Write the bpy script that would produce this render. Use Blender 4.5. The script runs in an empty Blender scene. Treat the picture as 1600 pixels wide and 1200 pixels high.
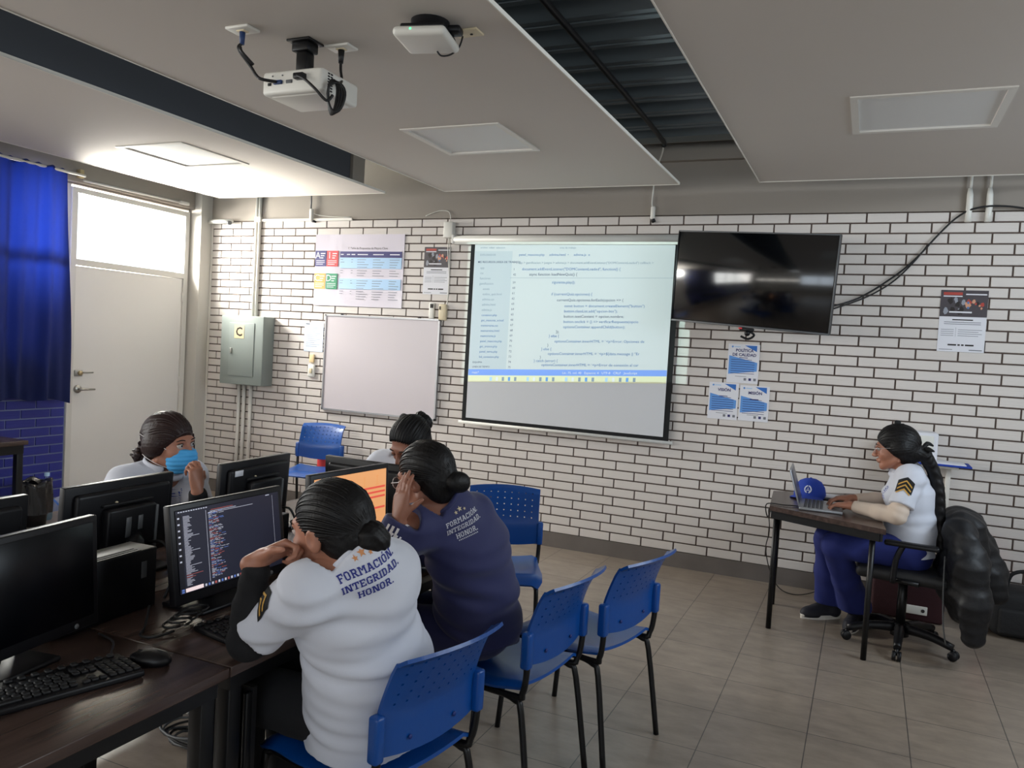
import bpy, bmesh, math, random
import numpy as np
from mathutils import Vector, Matrix, Quaternion
from mathutils.bvhtree import BVHTree
random.seed(7)
C = bpy.context.scene.collection
S = bpy.context.scene
PI = math.pi
# ------------------------------------------------------------------ camera
cam_data = bpy.data.cameras.new('camera')
cam = bpy.data.objects.new('camera', cam_data); C.objects.link(cam)
YAW, PIT, ROL = -.4171, .0468, -.0575
def cam_rot():
    cy, sy = math.cos(YAW), math.sin(YAW); cp, sp = math.cos(PIT), math.sin(PIT)
    f = Vector((sy*cp, cy*cp, -sp)); r = Vector((cy, -sy, 0)); d = f.cross(r)
    cr, sr = math.cos(ROL), math.sin(ROL)
    return cr*r+sr*d, -sr*r+cr*d, f
_r, _d, _f = cam_rot()
m = Matrix.Identity(4)
for i in range(3):
    m[i][0] = _r[i]; m[i][1] = -_d[i]; m[i][2] = -_f[i]
m.translation = (0, 0, 1.59)
cam.matrix_world = m
cam_data.sensor_width = 36; cam_data.lens = 1251.3/1600*36
cam_data.clip_start = .02
S.camera = cam
# ------------------------------------------------------------------ world, exposure, daylight
S.view_settings.view_transform = 'Standard'; S.view_settings.look = 'None'
S.view_settings.gamma = 1; S.view_settings.use_curve_mapping = False
S.view_settings.exposure = 0.0
S.cycles.use_denoising = True
S.cycles.max_bounces = 8; S.cycles.diffuse_bounces = 4; S.cycles.glossy_bounces = 4
S.cycles.transparent_max_bounces = 12; S.cycles.sample_clamp_indirect = 4
W = bpy.data.worlds.new('daylight'); S.world = W; W.use_nodes = True
W.node_tree.nodes['Background'].inputs[0].default_value = (.93, .97, 1, 1)
W.node_tree.nodes['Background'].inputs[1].default_value = 2.2
def area(name, loc, target, sx, sy, power, col=(1, 1, 1), spread=PI):
    l = bpy.data.lights.new(name, 'AREA'); l.shape = 'RECTANGLE'; l.size = sx; l.size_y = sy
    l.energy = power; l.color = col; l.spread = spread
    o = bpy.data.objects.new(name, l); C.objects.link(o); o.location = loc
    o.rotation_euler = (Vector(target)-Vector(loc)).to_track_quat('-Z', 'Y').to_euler()
    return o
area('daylight_transom', (-6.8, 5.15, 2.75), (-4.6, 5.35, 1.7), 1.3, .8, 430, (1, .95, .87))
area('daylight_curtain_window', (-6.75, 3.4, 2.1), (-3, 3.4, 1.4), 2.2, 1.4, 28, (1, .98, .95))
area('daylight_left_windows', (-6.75, .1, 2.1), (-2.4, 2.6, .5), 4.4, 1.3, 190, (1, .96, .90))
area('sunlit_pavement_bounce', (-7.0, 4.85, 1.75), (-5.2, 4.6, 2.8), 1.1, .35, 330, (1, .93, .82), 1.2)
area('daylight_rear_windows', (.7, -3.75, 1.9), (-.6, 3, 1.2), 3.1, 1.3, 36, (.66, .82, 1))
area('daylight_rear_strip', (-3.4, -3.7, 1.85), (-3.2, 3, 1.2), 4.8, .4, 26, (1, .90, .76))
area('daylight_above_boards', (2.8, 3.4, 2.96), (-1.2, 4.2, 3.2), 2.4, .14, 42, (.86, .95, 1))
area('daylight_right_windows', (2.8, 4.0, 2.4), (0, 6, 2.05), 1.3, 1.1, 34, (.62, .80, 1))
# ------------------------------------------------------------------ materials
MATS = {}
def mat(name, col, rough=.6, metal=0, spec=.5, bump=None, vary=None, trans=0, emit=None, coat=0, sheen=0):
    """col sRGB 0..255; bump=(scale, strength[, (sx,sy,sz)]); vary=(scale, amount[, (sx,sy,sz)])"""
    if name in MATS: return MATS[name]
    M = bpy.data.materials.new(name); M.use_nodes = True
    nt = M.node_tree; b = nt.nodes['Principled BSDF']
    lin = [((c/255+.055)/1.055)**2.4 if c > 10 else c/255/12.92 for c in col]
    b.inputs['Base Color'].default_value = (*lin, 1)
    b.inputs['Roughness'].default_value = rough; b.inputs['Metallic'].default_value = metal
    b.inputs['Specular IOR Level'].default_value = spec
    if trans: b.inputs['Transmission Weight'].default_value = trans
    if coat: b.inputs['Coat Weight'].default_value = coat
    if sheen: b.inputs['Sheen Weight'].default_value = sheen
    if emit:
        b.inputs['Emission Color'].default_value = (*lin, 1); b.inputs['Emission Strength'].default_value = emit
    def noise(sc, sz):
        tc = nt.nodes.new('ShaderNodeTexCoord'); mp = nt.nodes.new('ShaderNodeMapping')
        mp.inputs['Scale'].default_value = sz
        n = nt.nodes.new('ShaderNodeTexNoise'); n.inputs['Scale'].default_value = sc; n.inputs['Detail'].default_value = 4
        nt.links.new(tc.outputs['Object'], mp.inputs['Vector']); nt.links.new(mp.outputs['Vector'], n.inputs['Vector'])
        return n
    if bump:
        n = noise(bump[0], bump[2] if len(bump) > 2 else (1, 1, 1))
        bn = nt.nodes.new('ShaderNodeBump'); bn.inputs['Strength'].default_value = bump[1]; bn.inputs['Distance'].default_value = .01
        nt.links.new(n.outputs['Fac'], bn.inputs['Height']); nt.links.new(bn.outputs['Normal'], b.inputs['Normal'])
    if vary:
        n = noise(vary[0], vary[2] if len(vary) > 2 else (1, 1, 1))
        mx = nt.nodes.new('ShaderNodeMix'); mx.data_type = 'RGBA'
        a = vary[1]
        mx.inputs[6].default_value = (*[max(0, c*(1-a)) for c in lin], 1)
        mx.inputs[7].default_value = (*[min(1, c*(1+a)) for c in lin], 1)
        nt.links.new(n.outputs['Fac'], mx.inputs[0]); nt.links.new(mx.outputs[2], b.inputs['Base Color'])
    MATS[name] = M
    return M
def glass_mat(name, tint=(1, 1, 1), refl=.08):
    M = bpy.data.materials.new(name); M.use_nodes = True; nt = M.node_tree
    nt.nodes.clear()
    t = nt.nodes.new('ShaderNodeBsdfTransparent'); t.inputs[0].default_value = (*tint, 1)
    g = nt.nodes.new('ShaderNodeBsdfGlossy'); g.inputs['Roughness'].default_value = .05
    mx = nt.nodes.new('ShaderNodeMixShader'); mx.inputs[0].default_value = refl
    o = nt.nodes.new('ShaderNodeOutputMaterial')
    nt.links.new(t.outputs[0], mx.inputs[1]); nt.links.new(g.outputs[0], mx.inputs[2]); nt.links.new(mx.outputs[0], o.inputs[0])
    MATS[name] = M; return M
def floor_mat():
    M = bpy.data.materials.new('floor_tile'); M.use_nodes = True; nt = M.node_tree; b = nt.nodes['Principled BSDF']
    tc = nt.nodes.new('ShaderNodeTexCoord'); mp = nt.nodes.new('ShaderNodeMapping')
    mp.inputs['Location'].default_value = (.93, -3.24, 0)
    nt.links.new(tc.outputs['Object'], mp.inputs['Vector'])
    br = nt.nodes.new('ShaderNodeTexBrick'); br.offset = 0; br.squash = 1
    br.inputs['Scale'].default_value = 1; br.inputs['Brick Width'].default_value = .4; br.inputs['Row Height'].default_value = .4
    br.inputs['Mortar Size'].default_value = .0022; br.inputs['Mortar Smooth'].default_value = .1
    br.inputs['Color1'].default_value = (.275, .226, .182, 1); br.inputs['Color2'].default_value = (.305, .252, .203, 1)
    br.inputs['Mortar'].default_value = (.075, .066, .06, 1)
    nt.links.new(mp.outputs['Vector'], br.inputs['Vector'])
    n = nt.nodes.new('ShaderNodeTexNoise'); n.inputs['Scale'].default_value = 6; n.inputs['Detail'].default_value = 8; n.inputs['Roughness'].default_value = .65
    mp2 = nt.nodes.new('ShaderNodeMapping'); mp2.inputs['Scale'].default_value = (1, 2.2, 1)
    nt.links.new(tc.outputs['Object'], mp2.inputs['Vector']); nt.links.new(mp2.outputs['Vector'], n.inputs['Vector'])
    cr = nt.nodes.new('ShaderNodeValToRGB'); cr.color_ramp.elements[0].position = .3; cr.color_ramp.elements[0].color = (.72, .72, .72, 1)
    cr.color_ramp.elements[1].position = .72; cr.color_ramp.elements[1].color = (1.12, 1.12, 1.12, 1)
    nt.links.new(n.outputs['Fac'], cr.inputs[0])
    mx = nt.nodes.new('ShaderNodeMix'); mx.data_type = 'RGBA'; mx.blend_type = 'MULTIPLY'; mx.inputs[0].default_value = 1
    nt.links.new(br.outputs['Color'], mx.inputs[6]); nt.links.new(cr.outputs['Color'], mx.inputs[7])
    nt.links.new(mx.outputs[2], b.inputs['Base Color'])
    b.inputs['Roughness'].default_value = .3
    bn = nt.nodes.new('ShaderNodeBump'); bn.inputs['Strength'].default_value = .35; bn.inputs['Distance'].default_value = .003; bn.invert = True
    nt.links.new(br.outputs['Fac'], bn.inputs['Height']); nt.links.new(bn.outputs['Normal'], b.inputs['Normal'])
    MATS['floor_tile'] = M; return M
def wood_mat(name, dark, light, rough=.4):
    M = bpy.data.materials.new(name); M.use_nodes = True; nt = M.node_tree; b = nt.nodes['Principled BSDF']
    tc = nt.nodes.new('ShaderNodeTexCoord'); mp = nt.nodes.new('ShaderNodeMapping'); mp.inputs['Scale'].default_value = (14, .9, 14)
    nt.links.new(tc.outputs['Object'], mp.inputs['Vector'])
    n = nt.nodes.new('ShaderNodeTexNoise'); n.inputs['Scale'].default_value = 2.4; n.inputs['Detail'].default_value = 6; n.inputs['Distortion'].default_value = .6
    nt.links.new(mp.outputs['Vector'], n.inputs['Vector'])
    cr = nt.nodes.new('ShaderNodeValToRGB'); cr.color_ramp.elements[0].position = .3; cr.color_ramp.elements[0].color = (*dark, 1)
    cr.color_ramp.elements[1].position = .7; cr.color_ramp.elements[1].color = (*light, 1)
    nt.links.new(n.outputs['Fac'], cr.inputs[0]); nt.links.new(cr.outputs[0], b.inputs['Base Color'])
    b.inputs['Roughness'].default_value = rough
    MATS[name] = M; return M
def curtain_mat():
    M = bpy.data.materials.new('curtain_cloth'); M.use_nodes = True; nt = M.node_tree; b = nt.nodes['Principled BSDF']
    out = nt.nodes['Material Output']
    b.inputs['Base Color'].default_value = (.016, .028, .14, 1); b.inputs['Roughness'].default_value = .85
    t = nt.nodes.new('ShaderNodeBsdfTranslucent'); t.inputs[0].default_value = (.035, .062, .20, 1)
    mx = nt.nodes.new('ShaderNodeMixShader'); mx.inputs[0].default_value = .55
    nt.links.new(b.outputs[0], mx.inputs[1]); nt.links.new(t.outputs[0], mx.inputs[2]); nt.links.new(mx.outputs[0], out.inputs[0])
    MATS['curtain_cloth'] = M; return M
floor_mat(); curtain_mat(); glass_mat('window_glass', (.97, .99, 1)); glass_mat('bottle_plastic', (.55, .78, .9), .12); glass_mat('lens_glass', (.85, .85, .9), .1)
wood_mat('desk_wood', (.036, .023, .020), (.086, .054, .043), .27)
mat('white_brick', (214, 207, 201), .38, bump=(9, .22, (.25, 1, 12)), vary=(1.3, .07))
mat('mortar', (92, 79, 73), .95, bump=(60, .4))
mat('blue_brick', (32, 40, 130), .5, bump=(9, .22, (1, .25, 12)), vary=(2, .12))
mat('pale_mortar', (128, 138, 170), .95)
mat('grey_plaster', (148, 140, 131), .85, bump=(30, .08), vary=(1.5, .05))
mat('light_plaster', (192, 188, 180), .85)
mat('concrete_base', (104, 97, 92), .7, bump=(20, .2), vary=(6, .22))
mat('ceiling_board', (203, 196, 188), .85, vary=(1.2, .025))
mat('board_edge', (226, 222, 212), .7)
mat('deck_metal', (120, 130, 136), .42, .7)
mat('slate_paint', (70, 73, 80), .6)
mat('white_paint', (222, 218, 210), .45)
mat('door_paint', (238, 234, 228), .4, vary=(2, .02))
mat('steel', (176, 174, 168), .3, .9)
mat('brass_plate', (190, 170, 130), .35, .6)
mat('black_plastic', (13, 13, 17), .42, spec=.35, vary=(40, .1))
mat('black_matte', (14, 14, 17), .6)
mat('black_metal', (16, 16, 18), .4, .3)
mat('grey_plastic', (88, 90, 92), .45)
mat('screen_off', (3, 4, 9), .32, spec=.22)
mat('tv_glass', (4, 5, 8), .13, spec=.9)
mat('blue_plastic', (3, 68, 142), .33, bump=(260, .05))
mat('blue_bolt', (15, 40, 110), .5)
mat('box_grey', (128, 136, 132), .45)
mat('box_line', (104, 112, 110), .5)
mat('sticker_tan', (232, 206, 158), .6)
mat('ink_black', (40, 34, 32), .7)
mat('ink_grey', (120, 122, 130), .7)
mat('ink_navy', (42, 40, 104), .6)
mat('ink_blue', (44, 108, 190), .6)
mat('ink_mid_blue', (96, 152, 220), .6)
mat('ink_pale_blue', (172, 205, 236), .6)
mat('ink_red', (214, 62, 66), .6)
mat('ink_orange', (238, 164, 84), .6)
mat('ink_green', (24, 128, 88), .6)
mat('paper', (226, 226, 232), .55)
mat('paper_bluish', (208, 220, 242), .55)
mat('glossy_paper', (222, 216, 226), .16, bump=(5, .25, (3, 1, .6)))
mat('flyer_dark', (62, 54, 60), .4, vary=(9, .5))
mat('flyer_red', (176, 58, 44), .4)
mat('flyer_blue', (78, 118, 170), .4)
mat('flyer_skin', (206, 150, 118), .4)
mat('flyer_grey', (146, 150, 160), .4)
mat('whiteboard', (202, 194, 198), .35)
mat('aluminium', (176, 176, 178), .4, .7)
mat('screen_cloth', (206, 208, 212), .9)
mat('screen_border', (14, 15, 18), .9)
mat('casing_white', (210, 208, 202), .45)
mat('white_plastic', (226, 224, 216), .4)
mat('beige_plastic', (214, 200, 168), .5)
mat('cable_black', (18, 18, 20), .5)
mat('cable_white', (206, 204, 196), .5)
mat('cable_blue', (36, 62, 110), .5)
mat('led_green', (90, 240, 150), .4, emit=2)
mat('led_white', (240, 244, 255), .4, emit=3)
mat('proj_text', (86, 122, 176), .9)
mat('proj_text_grey', (138, 152, 172), .9)
mat('proj_side', (192, 198, 206), .9)
mat('proj_bar', (128, 160, 236), .9)
mat('proj_task', (228, 226, 192), .9)
mat('proj_text_dark', (74, 84, 116), .9)
mat('diffuser', (222, 222, 220), .5)
# ------------------------------------------------------------------ mesh helpers
WM = {}                                   # world matrix of every root, used when parts are given in world space
class MB:
    def __init__(s): s.v = []; s.f = []; s.m = []; s.s = []
    def add(s, vs, fs, mt, smooth=False):
        o = len(s.v); s.v += [tuple(map(float, p)) for p in vs]
        for f in fs:
            s.f.append([int(i)+o for i in f]); s.m.append(mt); s.s.append(smooth)
        return s
    def box(s, a, b, mt):
        x0, y0, z0 = a; x1, y1, z1 = b
        vs = [(x0,y0,z0),(x1,y0,z0),(x1,y1,z0),(x0,y1,z0),(x0,y0,z1),(x1,y0,z1),(x1,y1,z1),(x0,y1,z1)]
        return s.add(vs, [(0,3,2,1),(4,5,6,7),(0,1,5,4),(1,2,6,5),(2,3,7,6),(3,0,4,7)], mt)
    def rbox(s, c, size, mt, r=.005, seg=2, rot=None):
        vs, fs = rbox_cache(tuple(round(x, 5) for x in size), min(r, min(size)*.49), seg)
        R = rot if rot is not None else Matrix.Identity(3)
        c = Vector(c)
        return s.add([c+R@Vector(v) for v in vs], fs, mt, True)
    def quad(s, a, b, c, d, mt): return s.add([a, b, c, d], [(0, 1, 2, 3)], mt)
    def poly(s, pts, mt): return s.add(pts, [tuple(range(len(pts)))], mt)
    def prism(s, pts, off, mt):
        n = len(pts); off = Vector(off)
        vs = [Vector(p) for p in pts]+[Vector(p)+off for p in pts]
        fs = [tuple(range(n))[::-1], tuple(range(n, 2*n))]+[(i, (i+1) % n, n+(i+1) % n, n+i) for i in range(n)]
        return s.add(vs, fs, mt)
    def tube(s, pts, r, mt, n=8, smooth=0, flat=None):
        pts = [Vector(p) for p in pts]
        if smooth: pts = catmull(pts, smooth)
        rs = r if isinstance(r, (list, tuple)) else [r]*len(pts)
        if len(rs) != len(pts):
            rs = [rs[0]+(rs[-1]-rs[0])*i/(len(pts)-1) for i in range(len(pts))] if len(rs) == 2 else list(np.interp(np.linspace(0, 1, len(pts)), np.linspace(0, 1, len(rs)), rs))
        rs = [float(x) for x in rs]
        vs = []; fs = []; up = None
        for i, p in enumerate(pts):
            t = (pts[min(i+1, len(pts)-1)]-pts[max(i-1, 0)])
            if t.length < 1e-9: t = Vector((0, 0, 1))
            t.normalize()
            if up is None: up = t.orthogonal().normalized()
            up = (up-t*up.dot(t))
            up = up.normalized() if up.length > 1e-6 else t.orthogonal().normalized()
            sd = t.cross(up)
            for k in range(n):
                a = 2*PI*k/n
                vs.append(p+rs[i]*(math.cos(a)*up+math.sin(a)*sd))
        for i in range(len(pts)-1):
            for k in range(n):
                fs.append((i*n+k, i*n+(k+1) % n, (i+1)*n+(k+1) % n, (i+1)*n+k))
        L = len(pts)-1
        s.add(vs, fs, mt, True)
        o = len(s.v)-len(vs)
        for cap in ([o+k for k in range(n)][::-1], [o+L*n+k for k in range(n)]):
            s.f.append(cap); s.m.append(mt); s.s.append(False)
        return s
    def cyl(s, a, b, r0, mt, r1=None, n=20): return s.tube([a, b], [r0, r0 if r1 is None else r1], mt, n)
    def lathe(s, prof, c, mt, n=24, axis=None):
        c = Vector(c); q = Vector((0, 0, 1)).rotation_difference(Vector(axis)).to_matrix() if axis is not None else Matrix.Identity(3)
        vs = []; fs = []
        for (r, z) in prof:
            for k in range(n):
                a = 2*PI*k/n; vs.append(c+q@Vector((r*math.cos(a), r*math.sin(a), z)))
        for i in range(len(prof)-1):
            for k in range(n): fs.append((i*n+k, i*n+(k+1) % n, (i+1)*n+(k+1) % n, (i+1)*n+k))
        return s.add(vs, fs, mt, True)
    def ball(s, c, r, mt, rot=None, nu=16, nv=10):
        r = Vector(r) if hasattr(r, '__len__') else Vector((r, r, r)); c = Vector(c); R = rot if rot is not None else Matrix.Identity(3)
        vs = []; fs = []
        for j in range(nv+1):
            th = PI*j/nv
            for i in range(nu):
                ph = 2*PI*i/nu
                vs.append(c+R@Vector((r.x*math.sin(th)*math.cos(ph), r.y*math.sin(th)*math.sin(ph), -r.z*math.cos(th))))
        for j in range(nv):
            for i in range(nu): fs.append((j*nu+i, j*nu+(i+1) % nu, (j+1)*nu+(i+1) % nu, (j+1)*nu+i))
        return s.add(vs, fs, mt, True)
    def sheet(s, P, t, mt, keep=None, smooth=True):
        """solid shell from an array of points P[nu][nv]; keep(i,j) says which cells stay; t thickness along the normal"""
        P = np.asarray(P, float); nu, nv = P.shape[:2]
        du = np.gradient(P, axis=0); dv = np.gradient(P, axis=1); N = np.cross(du, dv); N /= np.linalg.norm(N, axis=2, keepdims=True)+1e-12
        A = P+N*t/2; B = P-N*t/2
        o = len(s.v); s.v += [tuple(x) for x in A.reshape(-1, 3)]+[tuple(x) for x in B.reshape(-1, 3)]
        ia = lambda i, j: o+i*nv+j
        ib = lambda i, j: o+nu*nv+i*nv+j
        K = np.array([[keep(i, j) if keep else True for j in range(nv-1)] for i in range(nu-1)])
        def put(f, sm): s.f.append(f); s.m.append(mt); s.s.append(sm)
        for i in range(nu-1):
            for j in range(nv-1):
                if not K[i, j]: continue
                put([ia(i,j), ia(i+1,j), ia(i+1,j+1), ia(i,j+1)], smooth)
                put([ib(i,j), ib(i,j+1), ib(i+1,j+1), ib(i+1,j)], smooth)
                for (di, dj, e) in ((-1,0,((i,j+1),(i,j))), (1,0,((i+1,j),(i+1,j+1))), (0,-1,((i,j),(i+1,j))), (0,1,((i+1,j+1),(i,j+1)))):
                    a, b = i+di, j+dj
                    if 0 <= a < nu-1 and 0 <= b < nv-1 and K[a, b]: continue
                    p, q = e; b0 = len(s.v)
                    s.v += [s.v[ia(*p)], s.v[ib(*p)], s.v[ib(*q)], s.v[ia(*q)]]
                    put([b0, b0+1, b0+2, b0+3], False)
        return s
    def text(s, body, size, origin, ux, uy, mt, align='LEFT', lift=0.0, bold=0.0, shear=0):
        vs, fs = text_mesh(body, align, bold, shear)
        o = Vector(origin); ux = Vector(ux); uy = Vector(uy); n = ux.cross(uy)
        return s.add([o+ux*(x*size)+uy*(y*size)+n*lift for x, y in vs], fs, mt)
    def xf(s, M): s.v = [tuple(M@Vector(p)) for p in s.v]; return s
    def mesh(s, name, inv=None):
        me = bpy.data.meshes.new(name)
        vs = s.v if inv is None else [tuple(inv@Vector(p)) for p in s.v]
        me.from_pydata(vs, [], s.f)
        names = []
        for x in s.m:
            if x not in names: names.append(x)
        for x in names: me.materials.append(MATS[x])
        idx = {x: i for i, x in enumerate(names)}
        me.polygons.foreach_set('material_index', [idx[x] for x in s.m])
        me.polygons.foreach_set('use_smooth', s.s)
        me.update()
        return me
    def build(s, name, parent=None, world=False, sharp=None):
        inv = WM[parent.name].inverted() if (world and parent is not None) else None
        me = s.mesh(name, inv)
        if sharp: me.set_sharp_from_angle(angle=math.radians(sharp))
        o = bpy.data.objects.new(name, me); C.objects.link(o)
        if parent is not None:
            o.parent = parent; WM[o.name] = WM[parent.name]
        else: WM[o.name] = Matrix.Identity(4)
        return o
_RB = {}
def rbox_cache(size, r, seg):
    k = (size, round(r, 5), seg)
    if k not in _RB:
        bm = bmesh.new(); bmesh.ops.create_cube(bm, size=1)
        for v in bm.verts: v.co = Vector((v.co.x*size[0], v.co.y*size[1], v.co.z*size[2]))
        if r > 1e-5: bmesh.ops.bevel(bm, geom=bm.edges[:], offset=r, segments=seg, affect='EDGES', profile=.5)
        bm.verts.index_update()
        _RB[k] = ([v.co.copy() for v in bm.verts], [[v.index for v in f.verts] for f in bm.faces]); bm.free()
    return _RB[k]
_TX = {}
def text_mesh(body, align='LEFT', bold=0.0, shear=0):
    k = (body, align, bold, shear)
    if k not in _TX:
        cu = bpy.data.curves.new('t', 'FONT'); cu.body = body; cu.size = 1; cu.align_x = align; cu.fill_mode = 'FRONT'; cu.offset = bold; cu.shear = shear; cu.resolution_u = 2
        o = bpy.data.objects.new('t', cu); C.objects.link(o)
        dg = bpy.context.evaluated_depsgraph_get(); me = o.evaluated_get(dg).to_mesh()
        _TX[k] = ([(v.co.x, v.co.y) for v in me.vertices], [list(p.vertices) for p in me.polygons])
        o.evaluated_get(dg).to_mesh_clear()
        bpy.data.objects.remove(o); bpy.data.curves.remove(cu)
    return _TX[k]
def catmull(p, k):
    q = [p[0]]+list(p)+[p[-1]]; out = []
    for i in range(1, len(q)-2):
        for j in range(k):
            t = j/k; a, b, c, d = q[i-1], q[i], q[i+1], q[i+2]
            out.append(.5*((2*b)+(c-a)*t+(2*a-5*b+4*c-d)*t*t+(3*b-a-3*c+d)*t**3))
    out.append(p[-1]); return out
def tag(o, label=None, cat=None, group=None, kind=None):
    if label: o['label'] = label
    if cat: o['category'] = cat
    if group: o['group'] = group
    if kind: o['kind'] = kind
    return o
def thing(name, label, cat, loc=(0, 0, 0), rotz=0, group=None):
    o = bpy.data.objects.new(name, None); C.objects.link(o); o.empty_display_size = .05
    o.location = loc; o.rotation_euler = (0, 0, rotz)
    WM[o.name] = Matrix.Translation(loc) @ Matrix.Rotation(rotz, 4, 'Z')
    return tag(o, label, cat, group)
def struct(name, mb, label=None, parent=None, sharp=None):
    o = mb.build(name, parent, parent is not None, sharp)
    if parent is None: tag(o, label, name.split('_')[0], None, 'structure')
    return o
def dup(root, loc, rotz, label, group=None):
    r = root.copy(); C.objects.link(r); r.location = loc; r.rotation_euler = (0, 0, rotz); r['label'] = label
    if group: r['group'] = group
    for ch in list(root.children):
        c = ch.copy(); C.objects.link(c); c.parent = r
        for g in list(ch.children):
            d = g.copy(); C.objects.link(d); d.parent = c
    WM[r.name] = Matrix.Translation(loc) @ Matrix.Rotation(rotz, 4, 'Z')
    return r
V = Vector
# ================================================================== the room
WY, XL, XR, YB, ZD = 5.993, -6.1, 2.45, -3.4, 3.17
mb = MB(); mb.box((XL-.15, YB-.15, -.05), (XR+.15, WY+.2, 0), 'floor_tile'); struct('floor', mb, 'grey beige ceramic tile floor')
# front wall of white bricks: every brick modelled in one wall mesh
mb = MB(); mb.box((XL-.15, WY+.008, 0), (XR+.15, WY+.2, 2.637), 'mortar')
rnd = random.Random(3)
for k in range(36):
    z = 2.602-.07*k
    off = -5.079+(0 if k % 2 == 0 else -.115-.05*k/35)+rnd.uniform(-.012, .012)
    x = off-.25*5
    while x < XR:
        a, b = max(x+.0055, -5.957), min(x+.2445, XR)
        if b-a > .01:
            vs, fs = rbox_cache((round(b-a, 4), .03, .0595), .0016, 1)
            c = V(((a+b)/2, WY+.015+rnd.uniform(-.001, .001), z))
            mb.add([c+q for q in vs], fs, 'white_brick')
        x += .25
struct('wall_front', mb, 'white painted brick wall with dark recessed joints')
mb = MB(); mb.box((XL-.15, WY-.004, 2.64), (XR+.15, WY+.2, ZD+.3), 'grey_plaster')
struct('wall_front_beam', mb, 'grey plastered beam above the white brick wall')
mb = MB(); mb.box((-5.955, WY-.006, 0), (XR, WY+.02, .117), 'concrete_base'); struct('baseboard_front', mb, 'grey concrete base strip under the white bricks')
mb = MB(); mb.box((XL, 5.85, 0), (-5.955, WY+.2, ZD), 'light_plaster'); struct('wall_column', mb, 'pale plastered column in the corner beside the door')
# left wall with window and door openings
WIN = (-2.2, 4.53, 1.38, 2.72); DOOR = (4.585, 5.83, 0, 2.70)
mb = MB()
mb.box((XL-.15, YB, 0), (XL, WIN[0], ZD), 'light_plaster')
mb.box((XL-.15, WIN[0], 0), (XL, DOOR[0]-.0, WIN[2]-.07), 'pale_mortar')
mb.box((XL-.15, WIN[1], WIN[2]-.07), (XL, DOOR[0], 2.72), 'white_paint')
mb.box((XL-.15, WIN[0], 2.72), (XL, WY+.2, ZD), 'grey_plaster')
mb.box((XL-.15, DOOR[1], 0), (XL, WY+.2, 2.72), 'light_plaster')
for k in range(16):
    z = .117+.0375+.075*k; y = 4.575
    off = .25*.5*(k % 2)
    y1 = 4.577
    yy = 4.577-off if k % 2 else 4.577
    edges = [4.577]+[4.577-(.125 if k % 2 else .25)-.25*i for i in range(13)]
    for a, b in zip(edges[1:], edges[:-1]):
        vs, fs = rbox_cache((.03, round(b-a-.011, 4), .064), .002, 1); c = V((XL-.005, (a+b)/2, z))
        mb.add([c+q for q in vs], fs, 'blue_brick')
struct('wall_left', mb, 'left wall, blue painted bricks under the curtained window')
mb = MB(); mb.box((XL, 1.0, 2.735), (XL+.06, WY-.14, ZD), 'grey_plaster'); struct('wall_left_beam', mb, 'grey beam along the top of the left wall')
# window_1 behind the curtain
w1 = thing('window_1', 'white framed window glowing behind the blue curtain', 'window', (XL-.07, 3.0, 1.38)); w1['kind'] = 'structure'
mb = MB()
for y in (WIN[0], -1.1, 0, 1.15, 2.3, 3.4, WIN[1]-.04): mb.box((XL-.1, y, WIN[2]), (XL-.04, y+.04, WIN[3]), 'white_paint')
for z in (WIN[2], 1.99, WIN[3]-.04): mb.box((XL-.1, WIN[0], z), (XL-.04, WIN[1], z+.045), 'white_paint')
mb.build('window_frame', w1, True)
mb = MB(); mb.box((XL-.075, WIN[0], WIN[2]), (XL-.07, WIN[1], WIN[3]), 'window_glass'); mb.build('window_pane', w1, True)
mb = MB(); mb.box((XL-.15, WIN[0], WIN[2]-.07), (XL+.02, WIN[1], WIN[2]), 'white_paint'); mb.build('window_sill', w1, True)
# door_1 with its transom
d1 = thing('door_1', 'white metal door with a bright transom pane above', 'door', (XL, 5.2, 0)); d1['kind'] = 'structure'
mb = MB(); x0, x1 = XL-.08, XL+.02
mb.box((x0, DOOR[0], 0), (x1, DOOR[0]+.05, 2.70), 'white_paint'); mb.box((x0, DOOR[1]-.05, 0), (x1, DOOR[1], 2.70), 'white_paint')
mb.box((x0, DOOR[0]+.05, 2.655), (x1, DOOR[1]-.05, 2.70), 'white_paint'); mb.box((x0, DOOR[0]+.05, 2.06), (x1, DOOR[1]-.05, 2.11), 'white_paint')
mb.build('door_frame', d1, True)
lf = MB().box((XL-.05, DOOR[0]+.055, .012), (XL+.005, DOOR[1]-.055, 2.055), 'door_paint').build('door_leaf', d1, True)
MB().box((XL-.04, DOOR[0]+.05, 2.11), (XL-.035, DOOR[1]-.05, 2.655), 'window_glass').build('transom_pane', d1, True)
mb = MB(); hy = DOOR[0]+.105
mb.lathe([(0, .02), (.03, .02), (.034, .012), (.034, 0)], (XL+.005, hy, 1.02), 'steel', 20, (1, 0, 0))
mb.tube([(XL+.02, hy, 1.02), (XL+.05, hy, 1.02), (XL+.058, hy+.02, 1.02), (XL+.058, hy+.13, 1.018)], [.011, .011, .011, .008], 'steel', 10)
h = mb.build('door_handle', d1, True)
mb = MB(); mb.rbox((XL+.012, hy+.002, 1.155), (.016, .07, .055), 'steel', .004); mb.lathe([(0, .016), (.018, .016), (.02, 0)], (XL+.02, hy+.01, 1.155), 'brass_plate', 16, (1, 0, 0))
mb.tube([(XL+.03, hy+.03, 1.16), (XL+.03, hy+.13, 1.16)], .007, 'steel', 8); mb.build('bolt_lock', d1, True)
for z in (.35, 1.07, 1.88):
    MB().cyl((XL+.012, DOOR[1]-.05, z-.045), (XL+.012, DOOR[1]-.05, z+.045), .011, 'white_paint', n=12).build('hinge', d1, True)
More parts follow.
